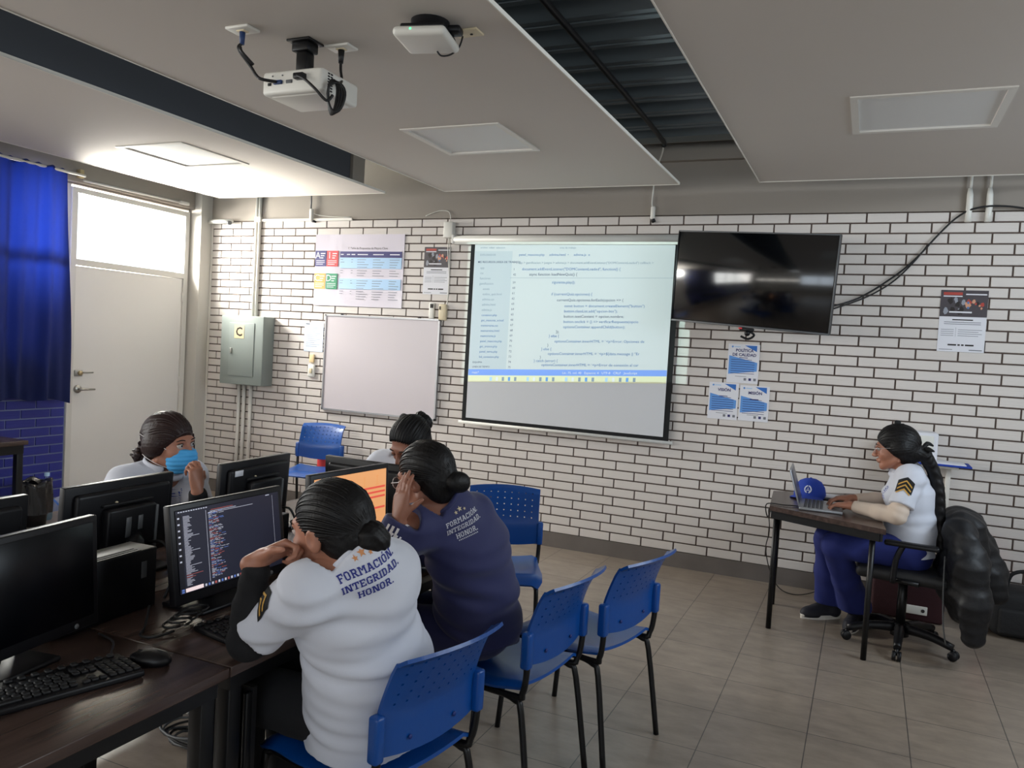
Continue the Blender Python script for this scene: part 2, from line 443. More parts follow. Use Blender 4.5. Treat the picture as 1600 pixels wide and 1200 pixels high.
# rear and right walls (behind and beside the camera) with their windows
mb = MB()
mb.box((XL-.15, YB-.15, 0), (XR+.15, YB, 1.15), 'light_plaster'); mb.box((XL-.15, YB-.15, 2.5), (XR+.15, YB, ZD), 'light_plaster')
mb.box((XL-.15, YB-.15, 1.15), (-5.9, YB, 2.5), 'light_plaster'); mb.box((2.3, YB-.15, 1.15), (XR+.15, YB, 2.5), 'light_plaster'); mb.box((-5.9, YB-.15, 1.15), (-.9, YB, 1.6), 'light_plaster'); mb.box((-5.9, YB-.15, 1.95), (-.9, YB, 2.5), 'light_plaster')
for x in (-4.6, -3.3, -2.1, -.9, .8): mb.box((x-.04, YB-.12, 1.15), (x+.04, YB-.04, 2.5), 'white_paint')
struct('wall_rear', mb, 'rear wall with a row of windows')
mb = MB()
mb.box((XR, YB, 0), (XR+.15, WY+.2, 1.7), 'light_plaster'); mb.box((XR, YB, 3.05), (XR+.15, WY+.2, ZD), 'light_plaster')
mb.box((XR, YB, 1.7), (XR+.15, 1.5, 3.05), 'light_plaster'); mb.box((XR, 4.5, 1.7), (XR+.15, WY+.2, 3.05), 'light_plaster')
struct('wall_right', mb, 'right wall with a high window')
# ------------------------------------------------------------------ ceiling: corrugated deck and hung boards
mb = MB(); prof = []; y = YB
ys = []; Z0 = ZD
p = .3077; y0 = 5.85-24*p
pr = []
while y0 < WY+.2:
    pr += [(y0-.105, Z0+.07), (y0-.055, Z0), (y0-.012, Z0), (y0-.008, Z0+.012), (y0+.008, Z0+.012), (y0+.012, Z0), (y0+.055, Z0), (y0+.105, Z0+.07)]; y0 += p
n = len(pr); vs = [(XL-.15, a, b) for a, b in pr]+[(XR+.15, a, b) for a, b in pr]+[(XL-.15, a, Z0+.16) for a, b in pr]+[(XR+.15, a, Z0+.16) for a, b in pr]
fs = [(i, n+i, n+i+1, i+1) for i in range(n-1)]+[(2*n+i, 2*n+i+1, 3*n+i+1, 3*n+i) for i in range(n-1)]
mb.add(vs, fs, 'deck_metal'); struct('ceiling_deck', mb, 'dark corrugated metal roof deck above the hung ceiling boards')
PZ, PT = 2.8, .016
PANELS = [(-5.56, -3.77), (-3.2, -1.315), (-.763, 1.12)]
PL = ['white hung ceiling board next to the door wall', 'white hung ceiling board carrying the projector', 'white hung ceiling board above the television']
FX = [(-4.81, -4.2, 3.93, 4.56), (-2.56, -1.93, 3.97, 4.58), (-.165, .49, 3.94, 4.565)]
for (a, b), lab, fx in zip(PANELS, PL, FX):
    yf, yr = 5.67, -2.6
    mb = MB()
    # board built round the square light opening
    for bx in ((a, yr, b, fx[2]), (a, fx[3], b, yf), (a, fx[2], fx[0], fx[3]), (fx[1], fx[2], b, fx[3])):
        mb.box((bx[0], bx[1], PZ), (bx[2], bx[3], PZ+PT), 'ceiling_board')
    t = .006
    for bx in ((a-t, yr-t, a, yf+t), (b, yr-t, b+t, yf+t), (a, yf, b, yf+t)):
        mb.box((bx[0], bx[1], PZ-.004), (bx[2], bx[3], PZ+.014), 'board_edge')
    struct('ceiling', mb, lab)
lights = ['flat square ceiling light half lost in the glare by the door', 'flat square ceiling light in the middle board in front of the projector', 'flat square ceiling light in the board above the television']
for fx, lab in zip(FX, lights):
    t = thing('ceiling_light', lab, 'ceiling light', ((fx[0]+fx[1])/2, (fx[2]+fx[3])/2, PZ), 0, 'square ceiling lights')
    mb = MB(); w = .035
    for bx in ((fx[0], fx[2], fx[1], fx[2]+w), (fx[0], fx[3]-w, fx[1], fx[3]), (fx[0], fx[2]+w, fx[0]+w, fx[3]-w), (fx[1]-w, fx[2]+w, fx[1], fx[3]-w)):
        mb.box((bx[0]+.001, bx[1]+.001, PZ-.006), (bx[2]-.001, bx[3]-.001, PZ+.02), 'white_paint')
    mb.build('frame', t, True)
    MB().box((fx[0]+w, fx[2]+w, PZ+.004), (fx[1]-w, fx[3]-w, PZ+.014), 'diffuser').build('diffuser', t, True)
# slate beam seen through the gap, steel angles, pipe along the deck
mb = MB(); mb.box((-4.02, YB, PZ+.02), (-3.82, 5.25, ZD), 'slate_paint'); struct('ceiling_beam', mb, 'dark slate steel beam in the gap between the boards', None)
mb = MB(); mb.box((-4.02, 5.262, PZ+.02), (-3.80, 5.42, ZD), 'grey_plaster'); struct('trim_1', mb, 'grey cap at the end of the slate beam')
mb = MB(); mb.box((-1.75, 5.93, 3.03), (-.55, WY-.004, 3.11), 'grey_plaster'); mb.box((-1.75, 5.80, 3.13), (-.55, 5.82, ZD+.01), 'steel'); struct('trim_2', mb, 'rough strip where the roof deck meets the beam')
mb = MB(); mb.tube([(-1.40, -2.5, 3.1), (-1.40, 3, 3.1), (-1.43, 5.4, 3.1), (-1.45, 5.7, 3.08)], .017, 'black_metal', 10, 4)
tag(mb.build('conduit_pipe'), 'dark conduit pipe running under the corrugated roof deck', 'pipe')
mb = MB(); mb.tube([(-1.45, 5.70, 3.08), (-1.50, 5.86, 3.06), (-1.56, 5.95, 2.95), (-1.575, 5.96, 2.75), (-1.572, 5.965, 2.70)], .006, 'cable_white', 8, 5)
mb.rbox((-1.565, 5.965, 2.655), (.034, .024, .10), 'white_plastic', .01); mb.tube([(-1.565, 5.965, 2.61), (-1.555, 5.975, 2.585)], .016, 'black_plastic', 8)
tag(mb.build('hanging_cable_connector'), 'white inline cable connector hanging over the projection screen', 'cable', 'cables dropping from the ceiling')
mb = MB(); mb.tube([(-4.745, 5.96, 2.95), (-4.745, 5.96, 2.74)], .007, 'grey_plastic', 8); mb.rbox((-4.74, 5.965, 2.685), (.036, .03, .11), 'white_plastic', .012)
mb.tube([(-4.725, 5.965, 2.70), (-4.66, 5.975, 2.68), (-4.5, 5.98, 2.665), (-4.32, 5.98, 2.66)], .004, 'cable_white', 6, 4)
mb.tube([(-4.74, 5.975, 2.63), (-4.70, 5.98, 2.625)], .012, 'black_plastic', 8)
tag(mb.build('hanging_cable_connector'), 'white cable connector hanging above the large table poster', 'cable', 'cables dropping from the ceiling')
for x, lab in ((.52, 'white cable connector above the right flyer, nearer the television'), (.632, 'white cable connector hanging furthest from the television')):
    mb = MB(); mb.tube([(x, 5.955, 2.95), (x, 5.955, 2.80), (x-.004, 5.96, 2.76)], .008, 'cable_white', 8); mb.tube([(x-.004, 5.96, 2.78), (x-.002, 5.962, 2.74), (x, 5.965, 2.67), (x-.002, 5.965, 2.62), (x-.002, 5.965, 2.565)], [.012, .019, .021, .019, .021], 'white_plastic', 10)
    tag(mb.build('hanging_cable_connector'), lab, 'cable', 'cables dropping from the ceiling')
mb = MB()
mb.tube([(-.26, 5.86, 1.985), (-.1, 5.93, 2.05), (.08, 5.965, 2.18), (.22, 5.97, 2.31), (.36, 5.97, 2.49), (.46, 5.97, 2.60), (.56, 5.945, 2.65), (.72, 5.95, 2.66), (1.0, 5.97, 2.62), (1.5, 5.97, 2.58), (2.0, 5.97, 2.62), (2.44, 5.97, 2.60)], .006, 'cable_black', 8, 6)
mb.tube([(-.26, 5.86, 1.965), (-.06, 5.94, 2.055), (.1, 5.97, 2.165), (.22, 5.975, 2.30), (.30, 5.972, 2.42)], .005, 'cable_black', 8, 6)
tag(mb.build('television_cable'), 'black cables running from the television up to the beam', 'cable')
# ------------------------------------------------------------------ curtain
cu = thing('curtain', 'translucent royal blue curtain hanging over the left window', 'curtain', (-5.98, 3.2, .97))
def cw(y, z, amp=1):
    t = (2.8-z)/1.85
    return -5.985+amp*(.022*math.sin(y*31+.7*math.sin(z*2))+.014*math.sin(y*57+1.3)+.02*math.sin(y*13+z))*(.45+.6*t)
ny, nz = 190, 34
P = np.zeros((ny, nz, 3))
for i in range(ny):
    for j in range(nz):
        z = 2.80-1.86*j/(nz-1); y = 2.35+(4.47+.075*(j/(nz-1))-2.35)*i/(ny-1)
        zz = z+(.02*math.sin(y*5)+.012*math.sin(y*19) if j == nz-1 else 0)+(.008*math.sin(y*60) if j == 0 else 0)
        P[i, j] = (cw(y, z), y, zz)
MB().sheet(P, .003, 'curtain_cloth').build('cloth', cu, True)
mb = MB(); mb.tube([(-5.985, 1.8, 2.785), (-5.985, 4.62, 2.785)], .011, 'white_paint', 10)
mb.rbox((-6.03, 4.60, 2.80), (.07, .04, .07), 'brass_plate', .006); mb.build('rod', cu, True)
mb = MB(); mb.tube([(-6.03, 4.64, 2.755), (-6.03, 5.70, 2.765)], .010, 'white_paint', 8); mb.rbox((-6.03, 5.70, 2.765), (.05, .1, .03), 'white_paint', .006)
tag(mb.build('wall_rail'), 'thin white rail on the beam over the door', 'rail')
# ================================================================== things on the front wall
F = WY-.0005
def sheet_box(mb, x0, x1, z0, z1, y0, mt, t=.0025): mb.box((x0, y0-t, z0), (x1, y0, z1), mt)
def bar(mb, x0, x1, z, h, mt, y): mb.box((x0, y-.0004, z-h/2), (x1, y, z+h/2), mt)
def wtxt(mb, body, size, x, z, mt, y, align='CENTER', bold=0.0): mb.text(body, size, (x, y, z), (1, 0, 0), (0, 0, 1), mt, align, .0004, bold)
# grey breaker box
t = thing('breaker_box', 'grey metal breaker box lettered C on the brick wall', 'electrical box', (-5.385, WY, 1.40))
y1 = WY-.15
mb = MB(); mb.rbox((-5.387, WY-.075, 1.408), (.508, .15, .648), 'box_grey', .006); mb.build('cabinet', t, True)
dr = MB().rbox((-5.385, y1-.003, 1.415), (.30, .008, .50), 'box_grey', .003).build('door', t, True)
mb = MB(); mb.rbox((-5.50, y1-.012, 1.40), (.016, .018, .05), 'steel', .003); mb.build('latch', dr, True)
mb = MB(); mb.box((-5.47, y1-.0095, 1.52), (-5.355, y1-.0075, 1.645), 'sticker_tan'); wtxt(mb, 'C', .115, -5.4125, 1.543, 'ink_black', y1-.0097, 'CENTER', .03); mb.build('sticker', t, True)
for o in (mb,): pass
mb = MB()
for x in (-5.382, -5.345): mb.tube([(x, WY-.02, 1.735), (x, WY-.02, 2.95)], .014, 'white_paint', 12)
mb.rbox((-5.363, WY-.02, 2.65), (.075, .03, .05), 'white_paint', .004)
tag(mb.build('conduit'), 'pair of white conduits rising from the breaker box', 'conduit')
for x, lab in ((-5.515, 'white conduit under the breaker box, on the door side'), (-5.452, 'middle white conduit of three under the breaker box'), (-5.372, 'white conduit under the breaker box, on the whiteboard side')):
    tag(MB().tube([(x, WY-.018, 0), (x, WY-.018, 1.083)], .017, 'white_paint', 12).build('conduit'), lab, 'conduit', 'white conduits under the breaker box')
t = thing('wall_camera', 'white tube device with dark tip high in the wall corner', 'device', (-5.8, WY-.03, 2.63))
MB().tube([(-5.955, WY-.04, 2.63), (-5.66, WY-.05, 2.632)], .022, 'white_plastic', 12).build('body', t, True)
MB().tube([(-5.70, WY-.055, 2.62), (-5.66, WY-.075, 2.612)], .02, 'grey_plastic', 10).build('tip', t, True)
mb = MB(); mb.box((-5.33, WY-.022, 2.63), (-4.3, WY-.002, 2.652), 'white_paint'); tag(mb.build('cable_trunking'), 'thin white cable trunking along the top brick course', 'trunking')
mb = MB(); mb.box((-5.953, WY-.012, 0.12), (-5.935, WY-.001, 2.62), 'white_paint'); struct('trim_3', mb, 'white strip where the bricks meet the column')
# table poster
t = thing('table_poster', 'large glossy poster with a blue table and four coloured squares', 'poster', (-4.22, WY, 2.18))
nx, nzz = 40, 24; P = np.zeros((nx, nzz, 3)); x0, x1, z0, z1 = -4.69, -3.745, 1.865, 2.508
for i in range(nx):
    for j in range(nzz):
        u, v = i/(nx-1), j/(nzz-1)
        P[i, j] = (x0+(x1-x0)*u, WY-.006-.003*math.sin(u*9+2*v)*(1-u)-.0025*math.sin(u*22-v*5)*(1-u)**2, z0+(z1-z0)*v)
MB().sheet(P, .0016, 'glossy_paper').build('sheet', t, True)
mb = MB(); y = WY-.0125
for (a, b, mt, L) in ((-4.687, 2.29, 'ink_navy', 'A'), (-4.558, 2.29, 'ink_red', 'I'), (-4.687, 2.085, 'ink_orange', 'C'), (-4.558, 2.085, 'ink_green', 'D')):
    mb.box((a, y, b-.07), (a+.122, y+.006, b+.07), mt)
    wtxt(mb, L, .085, a+.03, b-.0, 'paper', y); 
    for k in range(3): bar(mb, a+.06, a+.06+.05-.01*k, b+.045-.02*k, .008, 'paper', y)
    for k in range(3): bar(mb, a+.012, a+.108-.02*(k == 2), b-.02-.016*k, .005, 'paper', y)
wtxt(mb, 'C Tabla de Propuestas de Mejora Clave', .026, -4.12, 2.375, 'ink_black', y)
mb.box((-4.413, y, 2.302), (-3.765, y+.006, 2.355), 'ink_navy')
cols = (-4.405, -4.34, -4.29, -4.225, -4.06, -3.885)
for cx, cl in zip(cols, (.03, .035, .04, .11, .11, .10)): bar(mb, cx, cx+cl, 2.328, .008, 'paper', y)
for k, (a, b) in enumerate(((2.205, 2.30), (2.115, 2.203), (2.02, 2.113), (1.905, 2.018))):
    if k % 2 == 0: mb.box((-4.413, y+.001, a), (-3.765, y+.006, b), 'ink_pale_blue')
    for ci, (cx, cl) in enumerate(zip(cols, (.04, .0, .02, .12, .12, .10))):
        for q in range(4 if ci > 2 else 2):
            zz = b-.018-.022*q
            if cl and zz > a+.004: bar(mb, cx, cx+cl*(.65+.35*((q*7+ci*3+k) % 4)/3), zz, .0045, 'ink_grey', y+.001)
mb.build('print', t, True)
for x in (-4.0, -3.86): pass
# whiteboard
t = thing('whiteboard', 'blank whiteboard in a thin aluminium frame', 'whiteboard', (-3.935, WY, 1.35))
x0, x1, z0, z1 = -4.535, -3.345, .918, 1.785
MB().box((x0+.012, WY-.022, z0+.012), (x1-.012, WY-.002, z1-.012), 'whiteboard').build('board', t, True)
mb = MB()
for bx in ((x0, z0, x0+.014, z1), (x1-.014, z0, x1, z1), (x0, z0, x1, z0+.016), (x0, z1-.014, x1, z1)): mb.box((bx[0], WY-.028, bx[1]), (bx[2], WY-.001, bx[3]), 'aluminium')
mb.build('frame', t, True)
for px, pz in ((-4.36, 1.79), (-3.55, 1.79)): MB().rbox((px, WY-.015, pz), (.02, .02, .014), 'ink_black', .003).build('clip', t, True)
for pz in (1.64, 1.56, 1.485): MB().rbox((x0-.012, WY-.012, pz), (.014, .014, .012), 'ink_black', .003).build('clip', t, True)
# notice, switch, flyers, remotes
t = thing('notice_sheet', 'small pale blue printed sheet between breaker box and whiteboard', 'paper', (-4.67, WY, 1.57))
MB().box((-4.778, WY-.004, 1.438), (-4.566, WY-.002, 1.704), 'paper_bluish').build('sheet', t, True)
mb = MB(); bar(mb, -4.765, -4.72, 1.69, .008, 'ink_black', WY-.004); [bar(mb, -4.755, -4.60-.03*(k % 3), 1.655-.017*k, .003, 'ink_grey', WY-.004) for k in range(11)]; mb.build('print', t, True)
t = thing('light_switch', 'white dimmer switch below a tan plate on bricks', 'switch', (-4.675, WY, 1.3))
MB().rbox((-4.677, WY-.008, 1.375), (.05, .014, .075), 'sticker_tan', .003).build('plate', t, True)
sw = MB().rbox((-4.674, WY-.012, 1.262), (.075, .022, .115), 'white_plastic', .008).build('switch_body', t, True)
MB().rbox((-4.674, WY-.026, 1.262), (.03, .008, .045), 'beige_plastic', .003).build('knob', sw, True)
def flyer(name, label, xc, z0, z1, w, red_first):
    t = thing(name, label, 'flyer', (xc, WY, (z0+z1)/2), 0, 'dark topped flyers')
    a, b = xc-w/2, xc+w/2; zm = z0+(z1-z0)*.57
    MB().box((a, WY-.004, z0), (b, WY-.002, z1), 'paper').build('sheet', t, True)
    mb = MB(); mb.box((a, WY-.0046, zm), (b, WY-.004, z1), 'flyer_dark'); y = WY-.0047
    H = z1-zm
    mb.box((a+.015, y, z1-.032), (a+w*.46, y+.0006, z1-.014), 'flyer_red'); bar(mb, a+.015, a+w*.46, z1-.04, .007, 'paper', y)
    bar(mb, a+w*.53, b-.008, z1-.026, .008, 'paper', y)
    rr = random.Random(5)
    for k in range(26):
        cx = rr.uniform(a+.02, b-.02); cz = rr.uniform(zm+.02, z1-.055); rx = rr.uniform(.006, .018)
        m_ = ('flyer_grey', 'ink_black', 'ink_black')[k % 3] if cx < xc else ('flyer_red', 'flyer_blue', 'flyer_skin', 'ink_black')[k % 4]
        q = [(cx+rx*math.cos(u)*rr.uniform(.6, 1.2), y-.00002*k, cz+rx*1.4*math.sin(u)*rr.uniform(.6, 1.2)) for u in np.linspace(0, 2*PI, 8)[:-1]]
        mb.poly(q, m_)
    bar(mb, a+w*.2, a+w*.68, zm+.03, .010, 'paper', y-.001)
    mb.build('picture', t, True)
    mb = MB(); y = WY-.0043
    bar(mb, xc-w*.22, xc+w*.22, zm-.02, .007, 'ink_black', y)
    for k in range(2): bar(mb, a+.03, b-.03, zm-.036-.012*k, .004, 'ink_grey', y)
    for k in range(4): bar(mb, a+.015, a+w*.33, zm-.085-.013*k, .003, 'ink_grey', y)
    bar(mb, a+w*.37, a+w*.375, zm-.10, .06, 'ink_grey', y)
    for k in range(4): bar(mb, a+w*.42, b-.02-.02*(k % 2), zm-.085-.013*k, .003, 'ink_grey', y)
    [bar(mb, xc+q0, xc+q1, z0+.045, .010, 'ink_black', y) for q0, q1 in ((-.075, -.025), (-.018, -.004), (.003, .018), (.025, .075))]; bar(mb, a+.012, a+w*.33, z0+.014, .004, 'ink_grey', y); bar(mb, a+w*.68, b-.012, z0+.014, .006, 'ink_grey', y)
    mb.build('printed_text', t, True)
flyer('flyer', 'flyer with a dark picture on top, left of the projection screen', -3.417, 1.995, 2.397, .252, 0)
flyer('flyer', 'flyer with a dark picture on top, right of the television', .537, 1.722, 2.125, .272, 1)
t = thing('junction_box', 'white junction box with dangling white cords beside the screen casing', 'device', (-3.30, WY, 2.53))
MB().rbox((-3.298, WY-.03, 2.535), (.088, .06, .135), 'white_plastic', .008).build('housing', t, True)
mb = MB(); mb.tube([(-3.55, WY-.008, 2.66), (-3.42, WY-.01, 2.70), (-3.32, WY-.012, 2.69), (-3.295, WY-.02, 2.60)], .004, 'cable_white', 8, 5)
mb.tube([(-3.30, WY-.03, 2.47), (-3.31, WY-.014, 2.36), (-3.285, WY-.012, 2.1), (-3.30, WY-.014, 1.84), (-3.34, WY-.012, 1.775)], .004, 'cable_white', 8, 6)
mb.tube([(-3.295, WY-.03, 2.47), (-3.292, WY-.014, 2.38), (-3.287, WY-.012, 2.1), (-3.30, WY-.014, 1.84), (-3.33, WY-.012, 1.765)], .004, 'cable_white', 8, 6); mb.build('cord', t, True)
t = thing('remote_control', 'small white remote control with black window under the flyer', 'remote', (-3.438, WY, 1.855))
MB().rbox((-3.438, WY-.012, 1.855), (.046, .022, .135), 'white_plastic', .006).build('body', t, True)
MB().rbox((-3.434, WY-.024, 1.895), (.032, .003, .034), 'ink_black', .001).build('display', t, True)
t = thing('remote_holder', 'beige holder on the bricks next to the white remote', 'holder', (-3.325, WY, 1.845))
MB().rbox((-3.327, WY-.015, 1.845), (.072, .028, .135), 'beige_plastic', .006).build('body', t, True)
MB().rbox((-3.35, WY-.03, 1.88), (.012, .004, .03), 'ink_black', .001).build('slot', t, True)
# ------------------------------------------------------------------ projection screen
t = thing('projection_screen', 'pull-down projection screen showing program code', 'projection screen', (-2.2, WY, 1.7))
YS = WY-.05
mb = MB(); mb.tube([(-3.23, WY-.045, 2.452), (-1.22, WY-.045, 2.452)], .036, 'casing_white', 14); mb.rbox((-3.235, WY-.04, 2.455), (.03, .075, .08), 'casing_white', .008); mb.box((-3.22, WY-.075, 2.412), (-1.24, WY-.02, 2.43), 'casing_white'); mb.build('casing', t, True)
x0, x1, z0, z1 = -3.075, -1.33, .945, 2.43
fb = MB().box((x0, YS, z0), (x1, YS+.003, z1), 'screen_border').build('border_cloth', t, True)
MB().box((x0+.038, YS-.002, z0+.032), (x1-.042, YS-.0002, z1-.01), 'screen_cloth').build('screen_cloth', t, True)
MB().tube([(x0-.03, YS+.005, z0-.008), (x1+.03, YS+.005, z0-.008)], .0135, 'casing_white', 10).build('bottom_bar', t, True)
mb = MB(); y = YS-.0024
L, R_, T, B = x0+.04, x1-.044, 2.412, 1.33
sx = (R_-L)
def px(u): return L+sx*u
def pz(v): return T-(T-B)*v
mb.box((px(0), y, pz(.952)), (px(.205), y+.0003, pz(.05)), 'proj_side')
bb = -.0
mb.box((px(0), y, pz(1.0)), (px(1), y+.0003, pz(.953)), 'proj_bar')
mb.box((px(0), y, pz(1.05)), (px(1), y+.0003, pz(1.0)), 'proj_task')
def pt(s, u, v, mt='proj_text', size=.036, bold=0): mb.text(s, size, (px(u), y, pz(v)), (1, 0, 0), (0, 0, 1), mt, 'LEFT', .0006, bold)
pt('archivo  editar  seleccion', .03, .03, 'proj_text_grey', .022); pt('area de trabajo', .45, .03, 'proj_text_grey', .022)
pt('EXPLORADOR', .03, .085, 'proj_text_grey', .022); pt('MIS RECURSOS (AREA DE TRABAJO)', .02, .14, 'proj_text_dark', .024, .004)
side = ['app', 'css', 'funciones', 'gamificacion', 'assets', 'estilos_quiz.html', 'adivina.css', 'adivina.html', 'adivina.js', 'conexion.php', 'get_mascota_actual', 'memorama.css', 'memorama.html', 'memorama.js', 'panel_mascota.php', 'get_avance.php', 'panel_tema.php', 'bd_conexion.php']
for k, s_ in enumerate(side): pt(s_, .035 if k < 4 else .055, .185+.04*k, 'proj_text_grey' if k < 9 else 'proj_text', .026)
pt('ESQUEMA', .02, .905, 'proj_text_dark', .020); pt('LINEA DE TIEMPO', .02, .94, 'proj_text_dark', .020)
pt('panel_mascota.php     adivina.html  •     adivina.js  x', .24, .085, 'proj_text', .029)
pt('app > gamificacion > juegos > adivina.js > document.addEventListener("DOMContentLoaded") callback >', .24, .145, 'proj_text_grey', .026)
code = [(.26, .195, 'document.addEventListener("DOMContentLoaded", function() {'), (.30, .235, 'async function loadNewQuiz() {'), (.42, .295, 'siguiente.play();'), (.42, .385, 'if (currentQuiz.opciones) {'), (.45, .43, 'currentQuiz.opciones.forEach(opcion => {'),
        (.49, .475, 'const button = document.createElement("button");'), (.49, .515, 'button.classList.add("opcion-btn");'), (.49, .555, 'button.textContent = opcion.nombre;'), (.49, .595, 'button.onclick = () => verificarRespuesta(opcion.id_seña);'), (.49, .635, 'optionsContainer.appendChild(button);'),
        (.455, .672, '});'), (.42, .705, '} else {'), (.45, .745, 'optionsContainer.innerHTML = `<p>Error: Opciones del quiz no disponibles'), (.415, .775, '}'), (.385, .805, '} else {'), (.42, .84, 'optionsContainer.innerHTML = `<p>${data.message || "Error al cargar el'), (.38, .868, '}'), (.35, .895, '} catch (error) {'), (.39, .926, 'optionsContainer.innerHTML = `<p>Error de conexión al cargar el juego.</p>')]
for k, (u, v, s_) in enumerate(code):
    w = min(len(s_), int((.985-u)*sx/.0172)); pt(s_[:w], u, v, 'proj_text_dark' if k % 3 == 1 else 'proj_text', .0315)
for k in range(19): pt(str((1, 42)[k]) if k < 2 else str(57+k), .215, .195+.0405*k+(.02 if k > 1 else 0), 'proj_text_dark', .025)
mb.box((px(.2), y-.0002, pz(.2535)), (px(1), y, pz(.2515)), 'proj_text_grey')
pt('main*', .02, .986, 'paper', .028); pt('Lín. 75, col. 40   Espacios: 4   UTF-8   CRLF   JavaScript', .50, .986, 'paper', .027)
for k in range(24):
    mb.box((px(.12+.033*k), y-.0004, pz(1.041)), (px(.12+.033*k)+.02, y, pz(1.012)), ('ink_pale_blue', 'proj_task', 'proj_text_grey', 'ink_mid_blue', 'proj_text_grey', 'paper')[k*5 % 6])
mb.v = [(a, b, c+.062*(a-L)*min(1, max(0, (T-c)/(T-B)))) for a, b, c in mb.v]
mb.build('projected_code', fb, True)
# ------------------------------------------------------------------ policy papers
def policy(title, label, xc, z0, z1, w=.222):
    t = thing('policy_sheet', label, 'paper', (xc, WY, (z0+z1)/2), 0, 'blue and white policy sheets')
    a, b = xc-w/2, xc+w/2; h = z1-z0
    MB().box((a, WY-.004, z0), (b, WY-.002, z1), 'paper').build('sheet', t, True)
    mb = MB(); y = WY-.0043
    mb.poly([(a+w*.52, y, z1-.008), (b-.02, y, z1-.008), (b-.02, y, z1-.052)][::-1], 'ink_blue')
    mb.poly([(a+.01, y, z0+h*.70), (a+.01, y, z0+h*.22), (b-.012, y, z0+h*.32), (b-.012, y, z0+h*.54)], 'ink_mid_blue')
    for k in range(7): bar(mb, a+.025, b-.03-.02*(k == 0), z0+h*.60-.0165*k, .0035, 'ink_navy', y-.0003)
    for k, s_ in enumerate(title): wtxt(mb, s_, .029, xc+.005, z1-.055-.031*k if len(title) > 1 else z1-.062, 'ink_navy', y, 'CENTER', .03)
    bar(mb, xc-.03, xc+.03, z1-.098, .005, 'ink_navy', y)
    mb.lathe([(0, .0004), (.007, .0004), (.007, 0)], (a+.03, y+.0002, z1-.02), 'ink_mid_blue', 12, (0, -1, 0)); bar(mb, a+.042, a+.085, z1-.02, .006, 'ink_pale_blue', y)
    bar(mb, a+.06, a+.14, z0+h*.17, .003, 'ink_grey', y)
    for k in range(3): mb.box((b-.10+.034*k, y-.0002, z0+.02), (b-.082+.034*k, y, z0+.038), 'ink_navy' if k == 1 else 'ink_grey')
    mb.build('print', t, True)
policy(['POLÍTICA', 'DE CALIDAD'], 'blue and white sheet headed POLÍTICA DE CALIDAD', -.833, 1.42, 1.702)
policy(['VISIÓN'], 'blue and white sheet headed VISIÓN', -.957, 1.146, 1.415, .212)
policy(['MISIÓN'], 'blue and white sheet headed MISIÓN', -.738, 1.150, 1.406, .208)
# ------------------------------------------------------------------ television on its arm
def frame3(yaw, tilt, roll):
    n = V((math.cos(yaw)*math.cos(tilt), math.sin(yaw)*math.cos(tilt), math.sin(tilt))); u = V((-math.sin(yaw), math.cos(yaw), 0)); v = n.cross(u)
    c, s_ = math.cos(roll), math.sin(roll)
    u2, v2 = c*u+s_*v, -s_*u+c*v
    return Matrix((u2, v2, n)).transposed(), u2, v2, n
tvc = V((-.777, 5.645, 2.132)); TR, tu, tv_, tn = frame3(-1.793, -.070, -.062)
t = thing('television', 'large black flat television tilted on the brick wall', 'television', (-.777, 5.645, 2.132))
def tvp(x, y, z): return tvc+tu*x+tv_*y+tn*z
bz = MB(); bz.rbox(tvp(0, 0, -.021), (1.115, .645, .036), 'black_plastic', .006, 2, TR); bz.rbox(tvp(0, -.03, -.05), (.8, .42, .04), 'black_plastic', .015, 2, TR); bz.build('body', t, True)
MB().rbox(tvp(0, .004, .0), (1.094, .618, .003), 'tv_glass', .001, 1, TR).build('screen', t, True)
mb = MB()
for (a, b, c_, d_) in ((0, .318, 1.118, .010), (0, -.3165, 1.118, .013), (-.5545, 0, .009, .64), (.5545, 0, .009, .64)): mb.rbox(tvp(a, b, .0), (c_, d_, .008), 'black_plastic' if d_ > .02 and a < 0 else 'grey_plastic', .002, 1, TR)
mb.build('bezel', t, True)
mb = MB(); mb.rbox(tvp(0, -.02, -.085), (.3, .3, .02), 'black_metal', .004, 1, TR); mb.tube([tvp(0, 0, -.09), (-.80, 5.88, 2.1), (-.78, 5.97, 2.1)], .03, 'black_metal', 10); mb.rbox((-.78, 5.98, 2.1), (.14, .022, .3), 'black_metal', .004); mb.build('wall_arm', t, True)
mb = MB(); mb.rbox(tvp(.012, -.335, .0), (.10, .022, .02), 'black_plastic', .004, 1, TR); mb.ball(tvp(.02, -.36, .005), .02, 'black_plastic'); mb.tube([tvp(.03, -.345, 0), tvp(.06, -.37, -.02), tvp(.02, -.40, -.02), tvp(-.03, -.385, -.01)], .008, 'black_plastic', 8, 4); mb.rbox(tvp(-.03, -.33, .012), (.025, .012, .006), 'ink_red', .002, 1, TR)
tag(mb.build('webcam'), 'small black camera clipped under the television', 'camera')
